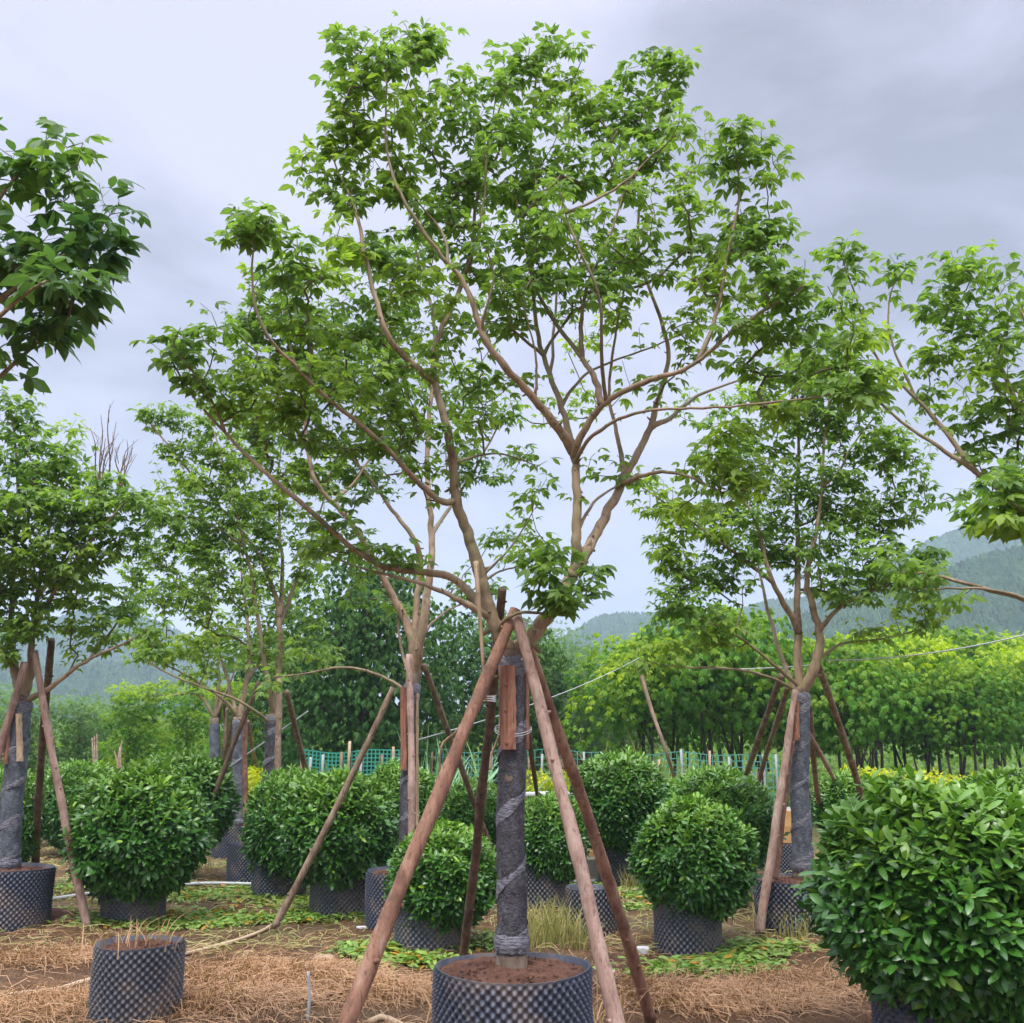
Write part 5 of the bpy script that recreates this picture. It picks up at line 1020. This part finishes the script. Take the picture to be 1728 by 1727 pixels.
# left: columns of light trees
lt = far_tree('column_tree', 'pale green upright tree next to the left-edge pole', 'tree', 4.3, 2.3, .3, 3200, LEAF_GREY, .13, 86, nlobe=18, trunk=.07, droop=.1, young=(.45, .25), bark=BARK_TWIG, group='upright light trees at the far left', tm=[compound(1, .24, 6, .5, .2, 37, True)], shell=.45, prof=lambda f: .85)
put(lt, gx(130, 27), 27, 0, .76)
lt2 = far_tree('column_tree', 'yellow-topped upright tree above the bright green shrub', 'tree', 4.6, 2.3, .3, 3300, LEAF_YELLOW, .14, 87, nlobe=18, trunk=.07, droop=.1, young=(.25, .3), bark=BARK_TWIG, group='upright light trees at the far left', tm=[compound(1, .28, 6, .5, .2, 38, True)], shell=.45, prof=lambda f: .85)
put(lt2, gx(222, 26), 26, 0, .76)
put(copy_thing(lt2, (0, 0, 0), 'shorter yellowish tree just left of the far crossed poles'), gx(312, 28), 28, 2, .78)
put(copy_thing(lt, (0, 0, 0), 'pale upright tree behind the left-edge trunk'), gx(40, 26), 26, 1, .78)
put(copy_thing(lt, (0, 0, 0), 'misty tree between the two upright trees on the left'), gx(170, 36), 36, 3, .8)
put(copy_thing(lt, (0, 0, 0), 'misty tree cut by the left edge'), gx(-30, 34), 34, 4, .95)
put(copy_thing(lt2, (0, 0, 0), 'yellowish tree behind the dark poles near the airy tree'), gx(395, 31), 31, 5, .85)
put(copy_thing(lt, (0, 0, 0), 'far pale tree behind the airy tree'), gx(480, 40), 40, 2.5, 1.1)
# golden low shrubs
gs = far_tree('golden_shrub', 'x', 'shrub', 1.25, 1.5, .05, 1100, LEAF_GOLD, .085, 88, nlobe=9, trunk=.03, droop=0, young=(.35, .3), group='low golden shrubs behind the round ones', tm=[compound(1, .45, 5, .4, .1, 39, True)], lob=.5)
GS = [(60, 18.5, 'golden shrub beside the left-edge trunk'), (455, 20, 'golden shrub left of the twin round shrubs'), (498, 21, 'golden shrub at the left end of the green net'), (905, 22.5, 'golden shrub just right of the wrapped middle trunk'), (960, 23, 'golden shrub between the two right poles'), (1445, 20, 'golden shrub above the left side of the biggest shrub'), (1500, 20.5, 'second golden shrub from the left above the biggest shrub'), (1560, 20, 'golden shrub above the middle of the biggest shrub'), (1620, 20.5, 'golden shrub above the right side of the biggest shrub'), (1685, 20, 'golden shrub near the right edge'), (1135, 21, 'golden shrub left of the concrete fence post'), (425, 22, 'golden shrub between the two left wrapped trunks')]
for q, (px, Y, lb) in enumerate(GS):
    o = gs if q == 0 else copy_thing(gs, (0, 0, 0), lb); o['label'] = lb; put(o, gx(px, Y), Y, rq.uniform(0, 6), rq.uniform(.78, 1.0))
# undergrowth that closes the view under the far trees
ug = MB(); n = 26000; r = np.random.default_rng(5)
Yd = r.uniform(24, 55, n); X = r.uniform(-1, 1, n)*Yd*.62; hh = np.where(Yd > 42, r.random(n)**1.2*2.9, r.random(n)**2*.9)
hh = np.where((X/Yd > .07) & (Yd < 43), hh*.35, hh)
P = np.stack((X, Yd, hh), 1); dd = r.normal(size=(n, 3)); nm = r.normal(0, .4, (n, 3))+np.array((0, -.3, .8))
scatter(ug, TM_SM[0], P, dd, nm, .16*r.uniform(.7, 1.6, n)*(Yd/35)**.8, np.stack((r.random(n), r.random(n)**2*.5), 1))
tag(ug.build('undergrowth', LEAF_MID), 'low tangled green growth under and beyond the far trees', 'undergrowth', kind='stuff')
# far wood on the plain before the hills
fw = MB(); n = 15000; Yd = r.uniform(75, 230, n); X = r.uniform(-1, 1, n)*Yd*.75; hh = r.random(n)**.8*(3.4+.010*Yd)*(.55+.45*np.sin(X*.05+3)**2)
scatter(fw, TM_SM[1], np.stack((X, Yd, hh), 1), r.normal(size=(n, 3)), r.normal(0, .4, (n, 3))+np.array((0, -.3, .8)), 1.0*r.uniform(.7, 1.6, n), np.stack((r.random(n), r.random(n)**2*.4), 1))
tag(fw.build('far_wood', LEAF_MID), 'far belt of trees at the foot of the hills', 'wood', kind='stuff')

# ================================================================== FENCE
def fence(pts, Y, H, label, m, posts, pmat, cell, th, top=None):
    """pts: px from, to; posts: px list"""
    x0, x1 = gx(pts[0], Y), gx(pts[1], Y); root = thing('mesh_fence', (x0, Y, 0), label, 'fence'); mb = MB(); r = np.random.default_rng(int(pts[0]))
    nx_ = int((x1-x0)/cell); nz_ = int(H/cell)
    sag = lambda x: .03*np.sin(x*2.3)-.02*np.sin(x*5)
    for i in range(nx_+1):
        x = x0+(x1-x0)*i/nx_; zt = H+sag(x); a = np.array(((x-th, Y, 0.02), (x+th, Y, .02), (x+th, Y+.01*sin(i), zt), (x-th, Y+.01*sin(i), zt))); mb.add(a, [(0, 1, 2, 3)])
    for k in range(nz_+1):
        z = .03+(H-.03)*k/nz_; xs_ = np.linspace(x0, x1, nx_+1); up_ = z+sag(xs_)*(z/H); V = np.concatenate((np.stack((xs_, 0*xs_+Y+.006, up_-th), 1), np.stack((xs_, 0*xs_+Y+.006, up_+th), 1))); i = np.arange(nx_); mb.add(V, np.stack((i, i+1, i+nx_+2, i+nx_+1), -1))
    mb.build('netting', m, root)
    for px, ph, pm_ in posts:
        x = gx(px, Y); pb = MB(); w = .026; zs = np.linspace(-.1, ph, 6); tube(pb, [(x+.01*sin(z*3+px), Y-.06, z) for z in zs], [w]*6, 8 if pm_ is not CONC else 4, wob=.03); pb.build('post', pm_, root)
    return root
fence((508, 700), 20.5, 1.62, 'green net fence with thin stakes behind the twin round shrubs', NET, [(511, 1.6, POLE_BROWN), (525, 1.5, CONC), (547, 1.55, CONC), (578, 1.6, POLE_BROWN), (591, 1.8, DRYWOOD), (611, 1.45, CONC), (645, 1.55, POLE_BROWN), (664, 1.7, DRYWOOD), (690, 1.55, CONC)], CONC, .075, .012)
fence((700, 1010), 23, 1.62, 'thin wire fence crossing behind the middle trunk', NETW, [(730, 1.6, POLE_BROWN), (778, 1.6, POLE_BROWN), (830, 1.6, CONC), (893, 1.5, POLE_BROWN), (914, 1.55, CONC), (948, 1.6, POLE_BROWN), (985, 1.6, CONC)], CONC, .15, .008)
fence((1062, 1312), 21.5, 1.55, 'green wire fence with a white concrete post behind the right shrubs', NETW, [(1077, 1.5, POLE_BROWN), (1110, 1.45, DRYWOOD), (1149, 1.65, CONC), (1196, 1.62, DRYWOOD), (1228, 1.5, CONC), (1286, 1.55, CONC), (1308, 1.55, CONC)], CONC, .12, .009)

# reeds
def clump(name, label, loc, n, H, m, seed, w=.018, spread=.25, lean=.5, cat='grass', r0=.1, group=None):
    r = np.random.default_rng(seed); mb = MB()
    for q in range(n):
        a = r.uniform(0, 2*pi); b = np.array((r.normal(0, r0), r.normal(0, r0), 0)); h = H*r.uniform(.5, 1.1); l = r.uniform(.1, lean)*h; k = 7; f = np.linspace(0, 1, k)
        P = b+np.stack((np.cos(a)*l*f**1.8, np.sin(a)*l*f**1.8, h*(f-.28*f**3*min(1, l/h*2))), 1); sdv = np.array((-sin(a), cos(a), 0)) if r.random() < .5 else np.array((1., 0, 0)); ww = w*(1-f**2)*r.uniform(.6, 1.2)+.0007
        V = np.concatenate((P+sdv*ww[:, None], P-sdv*ww[:, None])); i = np.arange(k-1); mb.add(V, np.stack((i, i+1, i+k+1, i+k), -1), None, (r.uniform(.1, .9), r.random()**2*.7))
    o = mb.build(name, m, None, origin=(0, 0, 0)); o.location = tuple(float(c) for c in loc); return tag(o, label, cat, group)
clump('reed_clump', 'tall blue-green reeds behind the low round shrub, left part', (gx(735, 17), 17, 0), 70, 2.1, REED, 1, .022, .3, .8, r0=.3)
clump('reed_clump', 'tall blue-green reeds just left of the wrapped middle trunk', (gx(800, 17.5), 17.5, 0), 80, 2.0, REED, 2, .024, .3, .8, r0=.3)
clump('reed_clump', 'dry yellow reeds behind the tall dome shrub', (gx(1090, 20), 20, 0), 60, 2.1, GRASS_DRY, 3, .012, .3, .8, r0=.5)
clump('reed_clump', 'dull grass behind the bright green shrub at the left', (gx(190, 21), 21, 0), 90, 1.7, REED, 4, .014, .3, .8, r0=.7)
# small bits by the fence
stick([at(1076, 1118, 21), at(1100, 1200, 20.5), at(1131, 1290, 20.2), ground(1160, 1400)*np.array((1, 1, 0))], .045, .03, BARK_TWIG, 'bamboo_pole', 'thin leaning bamboo pole beside the plantation', 'pole')
def crossed(px, py0, Y, label, k):
    mb = MB(); r = np.random.default_rng(k)
    for q in range(4):
        t_ = at(px+r.normal(0, 5), py0+r.normal(0, 8), Y); g = at(px+r.normal(0, 26), 1268, Y); g[2] = 0; tube(mb, [g, t_], [.022, .016], 6)
    return tag(mb.build('stake_tripod', POLE_BROWN, None, origin=(gx(px, Y), Y, 0)), label, 'stakes', 'small stake tripods at the far left')
crossed(162, 1238, 25, 'pale stake tripod above the farther dark shrub', 1); crossed(205, 1253, 24, 'reddish stake tripod right of the pale one', 2)
# shelter with dark netting far behind the two right poles
sh = thing('net_shelter', (gx(975, 33), 33, 0), 'low black-net shelter under the grey-green trees', 'shelter'); mb = MB()
x0, x1 = gx(945, 33), gx(1010, 33)
mb.add([(x0, 33, 0), (x1, 33, 0), (x1, 33, 2.0), (x0, 33, 2.1), (x0, 35, 0), (x1, 35, 0), (x1, 35, 1.9), (x0, 35, 2.0)], [(0, 1, 2, 3), (3, 2, 6, 7), (0, 3, 7, 4), (1, 5, 6, 2)]); mb.build('net_cover', BLACKNET, sh, smooth=False)
for xx in (x0-.05, (x0+x1)/2, x1+.05):
    mb = MB(); tube(mb, [(xx, 32.9, 0), (xx+.05, 32.9, 2.3)], [.04, .035], 6); mb.build('post', DRYWOOD, sh)
pr = thing('water_pipe', (gx(925, 17), 17, 0), 'white plastic pipe on short stands right of the wrapped middle trunk', 'pipe'); z_ = at(925, 1341, 17)[2]
mb = MB(); tube(mb, [(gx(885, 17), 17, z_-.01), (gx(925, 17), 17, z_), (gx(965, 17), 17, z_+.01)], .05, 10); mb.build('tube', PVC, pr)
for px in (893, 957):
    mb = MB(); tube(mb, [(gx(px, 17), 17, 0), (gx(px, 17), 17, z_-.045)], .03, 6); mb.build('stand', CONC, pr)
# cables
def cable(a, b, sag, label, m=WIRE, rad=.006):
    a = np.array(a); b = np.array(b); f = np.linspace(0, 1, 30)[:, None]; P = a+(b-a)*f; P[:, 2] -= sag*4*f[:, 0]*(1-f[:, 0]); mb = MB(); tube(mb, P, rad, 5); return tag(mb.build('guy_line', m, None, origin=tuple(a)), label, 'line', 'thin lines strung between the trees')
cable(at(700, 1250, 10.2), at(1079, 1110, 20), .1, 'white line running from behind the middle trunk up to the bamboo pole')
cable(at(1079, 1114, 20.9), at(1380, 1122, 10.3), .1, 'pale line from the bamboo pole to the right-hand tree')
cable(at(1395, 1115, 10.3), at(1900, 1020, 9), .12, 'pale line climbing to the right edge before the hill')
cable(at(365, 1310, 14), at(520, 1200, 14.5), .0, 'white line sloping behind the airy wrapped trunk', rad=.010)

# ================================================================== THINGS ON THE GROUND
def gpos(px, py, dz=0): g = ground(px, py); return np.array((g[0], g[1], float(gz(g[0], g[1]))+dz))
stick([gpos(-60, 1690, .012), gpos(20, 1672, .014), gpos(90, 1668, .014), gpos(145, 1657, .016), gpos(225, 1632, .014), gpos(298, 1616, .014), gpos(350, 1598, .016), gpos(400, 1585, .016), gpos(440, 1572, .016), gpos(458, 1560, .015)], .0165, .0165, HOSE, 'garden_hose', 'tan hose snaking behind the open-topped pot to the foot of a pole', 'hose')
stick([gpos(60, 1530, .03), gpos(100, 1522, .03), gpos(170, 1510, .03)], .022, .022, PVC, 'irrigation_pipe', 'grey pipe on the ground between the left-edge pot and the pink pole', 'pipe', group='plastic pipes on the ground')
stick([gpos(270, 1504, .03), gpos(330, 1501, .03), gpos(420, 1500, .03), gpos(520, 1498, .03)], .022, .022, PVC, 'irrigation_pipe', 'long grey pipe on the ground right of the left round shrub', 'pipe', group='plastic pipes on the ground')
stick([gpos(880, 1493, .03), gpos(960, 1491, .03), gpos(1010, 1492, .03)], .022, .022, WHITE, 'irrigation_pipe', 'short white pipe on the ground by the foam box', 'pipe', group='plastic pipes on the ground')
stick([gpos(1040, 1512, .02), gpos(1075, 1506, .05), gpos(1100, 1511, .02)], .014, .01, DRYWOOD, 'fallen_stick', 'curved stick on the ground left of the shrub right of centre', 'stick')
stick([gpos(1045, 1523, .02), gpos(1080, 1532, .02), gpos(1112, 1545, .02)], .012, .012, BARK_DARK, 'fallen_stick', 'straight dark tube on the ground beside the dusty pot right of centre', 'stick')
stick([gpos(519, 1728, -.02), gpos(520, 1728, .12)+0, at(520, 1640, float(gpos(519, 1728)[1]))], .010, .009, PVC, 'grey_stake', 'short grey stake upright in the straw at the bottom', 'stake')
stick([gpos(624, 1742, .03), gpos(650, 1735, .04), gpos(700, 1752, .02)], .022, .018, DRYWOOD, 'broken_log', 'broken pale stick at the bottom edge left of the widest pot', 'stick')
def rock(px, py, s, label, m=STONE, flat=.5, name='stone', cat='stone', seed=0):
    import bmesh
    bm = bmesh.new(); bmesh.ops.create_icosphere(bm, subdivisions=3, radius=1); r = random.Random(seed+px)
    from mathutils import noise as mn
    for v in bm.verts:
        n_ = mn.noise(v.co*1.3+Vector((px, seed, 0)))*.35+mn.noise(v.co*3.5+Vector((px, 0, 3)))*.10; c = v.co*(1+n_)
        c.x = max(-.85, min(.85, c.x)); c.y = max(-.8, min(.8, c.y)); c.z = max(-.6, min(.62, c.z)); v.co = Vector((c.x*s[0], c.y*s[1], c.z*s[2]))
    me = bpy.data.meshes.new(name); bm.to_mesh(me); bm.free(); me.materials.append(m)
    for p_ in me.polygons: p_.use_smooth = True
    o = bpy.data.objects.new(name, me); COL.objects.link(o); g = gpos(px, py); o.location = (g[0], g[1], g[2]+s[2]*.45); return tag(o, label, cat)
rock(547, 1618, (.095, .06, .045), 'flat brown stone on the straw left of the long reddish pole')
rock(1085, 1603, (.06, .05, .05), 'pale lump of plaster by the foot of the orange-brown pole', WHITE, seed=2)
rock(610, 1572, (.055, .03, .02), 'scrap of white plastic on the ground by the pot behind', WHITE, name='plastic_scrap', cat='litter', seed=3)
rock(70, 1497+65, (.04, .03, .03), 'small white scrap at the foot of the left-edge pot', WHITE, name='plastic_scrap', cat='litter', seed=4)
# reddish mounds under the left pots
def mound(px, py, rx, ry, h, label):
    g = gpos(px, py); mb = MB(); rs = np.linspace(0, 1, 16); th = np.arange(48)*2*pi/48; G, A = np.meshgrid(rs, th, indexing='ij'); r = np.random.default_rng(px+3)
    z = h*np.cos(G*pi/2)**1.3+r.normal(0, .006, G.shape)-.03*(G > .97); i = np.arange(15)[:, None]*48; j = np.arange(48)[None]; k = (j+1) % 48
    mb.add(np.stack((G*np.cos(A)*rx, G*np.sin(A)*ry, z), -1), np.stack((i+j, i+k, i+48+k, i+48+j), -1).reshape(-1, 4)); o = mb.build('earth_mound', SOIL, None, origin=(0, 0, 0), attrs=False); o.location = tuple(g); return tag(o, label, 'earth mound')
mound(20, 1555, .75, .6, .09, 'red earth heaped round the foot of the left-edge pot'); mound(440, 1478, .7, .5, .06, 'dark earth round the pot with a pole in it')
# boxes
def box(name, c, sx_, sy_, sz_, m, label, cat, rz=0, open_=True, lidm=None):
    root = thing(name, c, label, cat, rz=rz); mb = MB(); w = .02
    def bx(x0, x1, y0, y1, z0, z1):
        V = [(x, y, z) for z in (z0, z1) for y in (y0, y1) for x in (x0, x1)]; mb.add(V, [(0, 2, 3, 1), (4, 5, 7, 6), (0, 1, 5, 4), (2, 6, 7, 3), (0, 4, 6, 2), (1, 3, 7, 5)])
    bx(-sx_, sx_, -sy_, sy_, 0, w); bx(-sx_, sx_, -sy_, -sy_+w, w, sz_); bx(-sx_, sx_, sy_-w, sy_, w, sz_); bx(-sx_, -sx_+w, -sy_+w, sy_-w, w, sz_); bx(sx_-w, sx_, -sy_+w, sy_-w, w, sz_)
    mb.build('box_walls', m, root, origin=(0, 0, 0), smooth=False)
    if lidm:
        mb = MB(); bx(-sx_*.9, sx_*1.05, sy_-.005, sy_+.012, sz_*.7, sz_*1.25); bx(sx_+.002, sx_+.018, -sy_, sy_*.8, sz_*.2, sz_*1.1); mb.build('torn_lid', lidm, root, origin=(0, 0, 0), smooth=False)
    return root
g = gpos(1003, 1482); box('foam_box', g, .24, .17, .24, FOAM, 'torn cream foam box with orange tape behind the small open pot', 'box', .2, lidm=CARD)
gp = ground(1328, 1470); yy = float(gp[1])+.2; xx = float(gp[0])
box('carton', (xx, yy, .36), .17, .13, .22, CARD, 'lower tan carton lying in the pot behind the right-hand trunk', 'box', .15)
box('carton', (xx+.02, yy+.02, .582), .15, .11, .20, CARD, 'upper pale carton stacked on the tan one behind the right-hand trunk', 'box', -.1, lidm=WHITE)

# leaf litter
lm = MB(); r = np.random.default_rng(8); tm = single(1, .36)
patches = [(100, 1552, .8, .35, 820), (250, 1560, .9, .3, 800), (335, 1545, .6, .4, 480), (400, 1552, .5, .3, 360), (330, 1515, .9, .6, 420), (430, 1508, .9, .5, 420), (500, 1522, .7, .5, 520), (520, 1550, .5, .3, 420), (580, 1545, .6, .5, 340), (632, 1606, .35, .28, 420), (690, 1628, .4, .2, 420), (760, 1600, .4, .3, 260), (1200, 1628, .5, .28, 1000), (1250, 1608, .35, .4, 420), (1130, 1640, .35, .2, 320), (1230, 1642, .3, .15, 240), (1310, 1600, .35, .3, 200), (1090, 1512, .6, .5, 420), (1075, 1535, .4, .3, 220), (840, 1592, .3, .3, 140), (1160, 1500, .7, .5, 240), (90, 1500, .9, .8, 300), (230, 1460, 1.2, 1, 260), (640, 1500, .9, .8, 200), (980, 1500, .7, .6, 220), (1400, 1540, .5, .5, 150)]
for (px, py, rx, ry, n) in patches:
    n = int(n*1.5); g = ground(px, py); x = g[0]+r.normal(0, .42, n)*rx; y = g[1]+r.normal(0, .42, n)*ry; z = gz(x, y)+.006+r.random(n)*.035
    a = r.uniform(0, 2*pi, n); d = np.stack((np.cos(a), np.sin(a), r.normal(.12, .25, n)), 1); nm = np.stack((r.normal(0, .35, n), r.normal(0, .35, n), np.ones(n)), 1)
    old = (r.random(n) < .07)*1.0; scatter(lm, tm, np.stack((x, y, z), 1), d, nm, .095*r.uniform(.6, 1.2, n), np.stack((r.random(n), np.clip(old+r.normal(.05, .05, n), 0, 1)), 1))
for (px, py, rx, n) in [(268, 1546, .35, 60), (300, 1550, .25, 50), (190, 1548, .2, 30), (1175, 1622, .12, 14), (1178, 1634, .1, 8), (655, 1480, .1, 8)]:
    g = ground(px, py); x = g[0]+r.normal(0, .5, n)*rx; y = g[1]+r.normal(0, .3, n)*rx; z = gz(x, y)+.02+r.random(n)*.03; a = r.uniform(0, 2*pi, n)
    scatter(lm, tm, np.stack((x, y, z), 1), np.stack((np.cos(a), np.sin(a), r.normal(.15, .2, n)), 1), np.stack((r.normal(0, .3, n), r.normal(0, .3, n), np.ones(n)), 1), .10*r.uniform(.7, 1.2, n), np.stack((r.random(n), np.ones(n)), 1))
tag(lm.build('leaf_litter', LEAF_LITTER), 'freshly cut green leaves strewn over the earth', 'leaf litter', kind='stuff')
# straw
def straw(n, xy, L, m, name, label, lift=.03, w=.0016, young=.25, seed=1, arch=.05):
    r = np.random.default_rng(seed); mb = MB(); x, y = xy; a = r.uniform(0, 2*pi, n); l = L*r.uniform(.4, 1.2, n); k = 4; f = np.linspace(0, 1, k); cv = r.normal(0, 1.0, n); z0 = gz(x, y)+.004+r.random(n)**2*lift; z1 = r.random(n)**2*arch
    ang = a[:, None]+cv[:, None]*f[None]; st = l[:, None]/(k-1)
    X_ = x[:, None]+np.cumsum(np.cos(ang)*st, 1); Y_ = y[:, None]+np.cumsum(np.sin(ang)*st, 1); Z_ = np.maximum(z0[:, None]+z1[:, None]*np.sin(pi*f)[None]+r.normal(0, .004, (n, k)), gz(X_, Y_)+.003)
    P = np.stack((X_, Y_, Z_), -1); W = (w*r.uniform(.6, 1.5, n))[:, None]*(Y_/6)**.5; N_ = np.stack((-np.sin(ang)*W, np.cos(ang)*W, W*.6), -1)
    V = np.concatenate((P+N_, P-N_), 1).reshape(-1, 3); i = (np.arange(n)*2*k)[:, None]; j = np.arange(k-1)[None]
    q = np.stack((i+j, i+j+1, i+j+1+k, i+j+k), -1).reshape(-1, 4)
    ti = np.repeat(np.stack((np.clip(r.normal(.42, .33, n), 0, 1), (r.random(n) < young)*r.random(n)), 1), 2*k, 0); mb.add(V, q, None, ti)
    return tag(mb.build(name, m), label, 'straw', kind='stuff')
r = np.random.default_rng(12); n = 18000
y = 4.3+(r.random(n)**1.3)*5.6; x = r.uniform(-1, 1, n)*(y*.56+.4)
dens = -.15+1.2*(np.sin(x*1.9+y*1.3)*np.sin(y*2.1-x*.7+1)*.5+.5)+.6*np.exp(-((x+1.1)**2/.8+(y-6.0)**2/.5)); keep = r.random(n) < dens; x, y = x[keep], y[keep]
straw(len(x), (x, y), .21, STRAW, 'straw', 'brown dry straw matted over the near ground', .03, .0013)
heaps = []
for (px, py, s_, q) in [(450, 1655, .45, 2600), (400, 1700, .5, 2200), (60, 1700, .5, 2400), (90, 1620, .4, 1200), (650, 1680, .4, 1500), (1240, 1690, .5, 2400), (1330, 1660, .4, 1600), (1160, 1690, .4, 1500), (560, 1660, .35, 1200)]:
    g = ground(px, py); heaps.append((g[0]+r.normal(0, s_, q)*.6, g[1]+r.normal(0, s_*.4, q)))
hx = np.concatenate([h[0] for h in heaps]); hy = np.concatenate([h[1] for h in heaps])
straw(len(hx), (hx, hy), .20, STRAW, 'straw_heap', 'thicker pinkish straw raked into low heaps in the foreground', .07, .0014, .1, 2, .08)
n = 9000; y = 9+r.random(n)**1.1*9; x = r.uniform(-1, 1, n)*(y*.55)
straw(n, (x, y), .22, GRASS_DRY, 'dry_grass_cover', 'thin dry grass and twigs over the ground between the pots', .04, .0022, .5, 3, .05)
# grass clumps
for q, (px, py, n_, H_, lb) in enumerate([(925, 1590, 260, .42, 'yellow dry grass tuft just right of the wrapped middle trunk'), (895, 1600, 180, .38, 'dry grass tuft close behind the rim of the widest pot'), (965, 1600, 160, .34, 'dry grass tuft between the middle pot and the pink pole'), (1310, 1572, 70, .34, 'thin weeds at the foot of the long pink pole'), (1345, 1580, 60, .28, 'thin weeds in front of the right-hand pot'), (1060, 1500, 60, .30, 'thin grass tuft by the shaded ribbed pot'), (740, 1575, 50, .3, 'thin grass beside the low round shrub'), (130, 1440, 90, .4, 'dry grass before the farther dark shrub'), (320, 1480, 60, .3, 'dry grass right of the left round shrub'), (1480, 1640, 60, .25, 'dry grass at the foot of the biggest shrub')]):
    g = gpos(px, py); clump('grass_tuft', lb, g, n_, H_, GRASS_DRY, 100+q, .0035, .2, .7, r0=.11)
for q, (px, py, n_, lb) in enumerate([(770, 1765, 50, 'pale dry grass against the left side of the widest pot'), (850, 1775, 60, 'pale dry grass in front of the widest pot, left of its middle'), (935, 1775, 56, 'pale dry grass in front of the widest pot, right of its middle'), (1000, 1762, 44, 'pale dry grass at the right side of the widest pot')]):
    g = gpos(px, py); clump('grass_tuft', lb, g, n_, .52, STRAW, 140+q, .0034, .2, 1.1, r0=.10)
# straw poking out of the open pot
g = ground(223, 1716); clump('dry_stalks', 'dry stalks spilling over the rim of the open-topped pot', (g[0], float(g[1])+.05, .40), 55, .20, STRAW, 150, .003, .2, 1.3, r0=.14, cat='dry grass')

# ------------------------------------------------------------------ haze
HAZE = True
if HAZE:
    hb = MB(); x0, x1, y0, y1, z0, z1 = -1100, 1100, -320, 1320, -3, 175
    V = [(x, y, z) for z in (z0, z1) for y in (y0, y1) for x in (x0, x1)]; hb.add(V, [(0, 2, 3, 1), (4, 5, 7, 6), (0, 1, 5, 4), (2, 6, 7, 3), (0, 4, 6, 2), (1, 3, 7, 5)])
    m, t, o = mat('haze'); pv = N(t, 'ShaderNodeVolumePrincipled'); pv.inputs['Color'].default_value = (.64, .80, .97, 1); pv.inputs['Density'].default_value = .0007; pv.inputs['Anisotropy'].default_value = .0
    t.links.new(pv.outputs[0], o.inputs['Volume']); tag(hb.build('haze', m, smooth=False, attrs=False), kind='stuff')
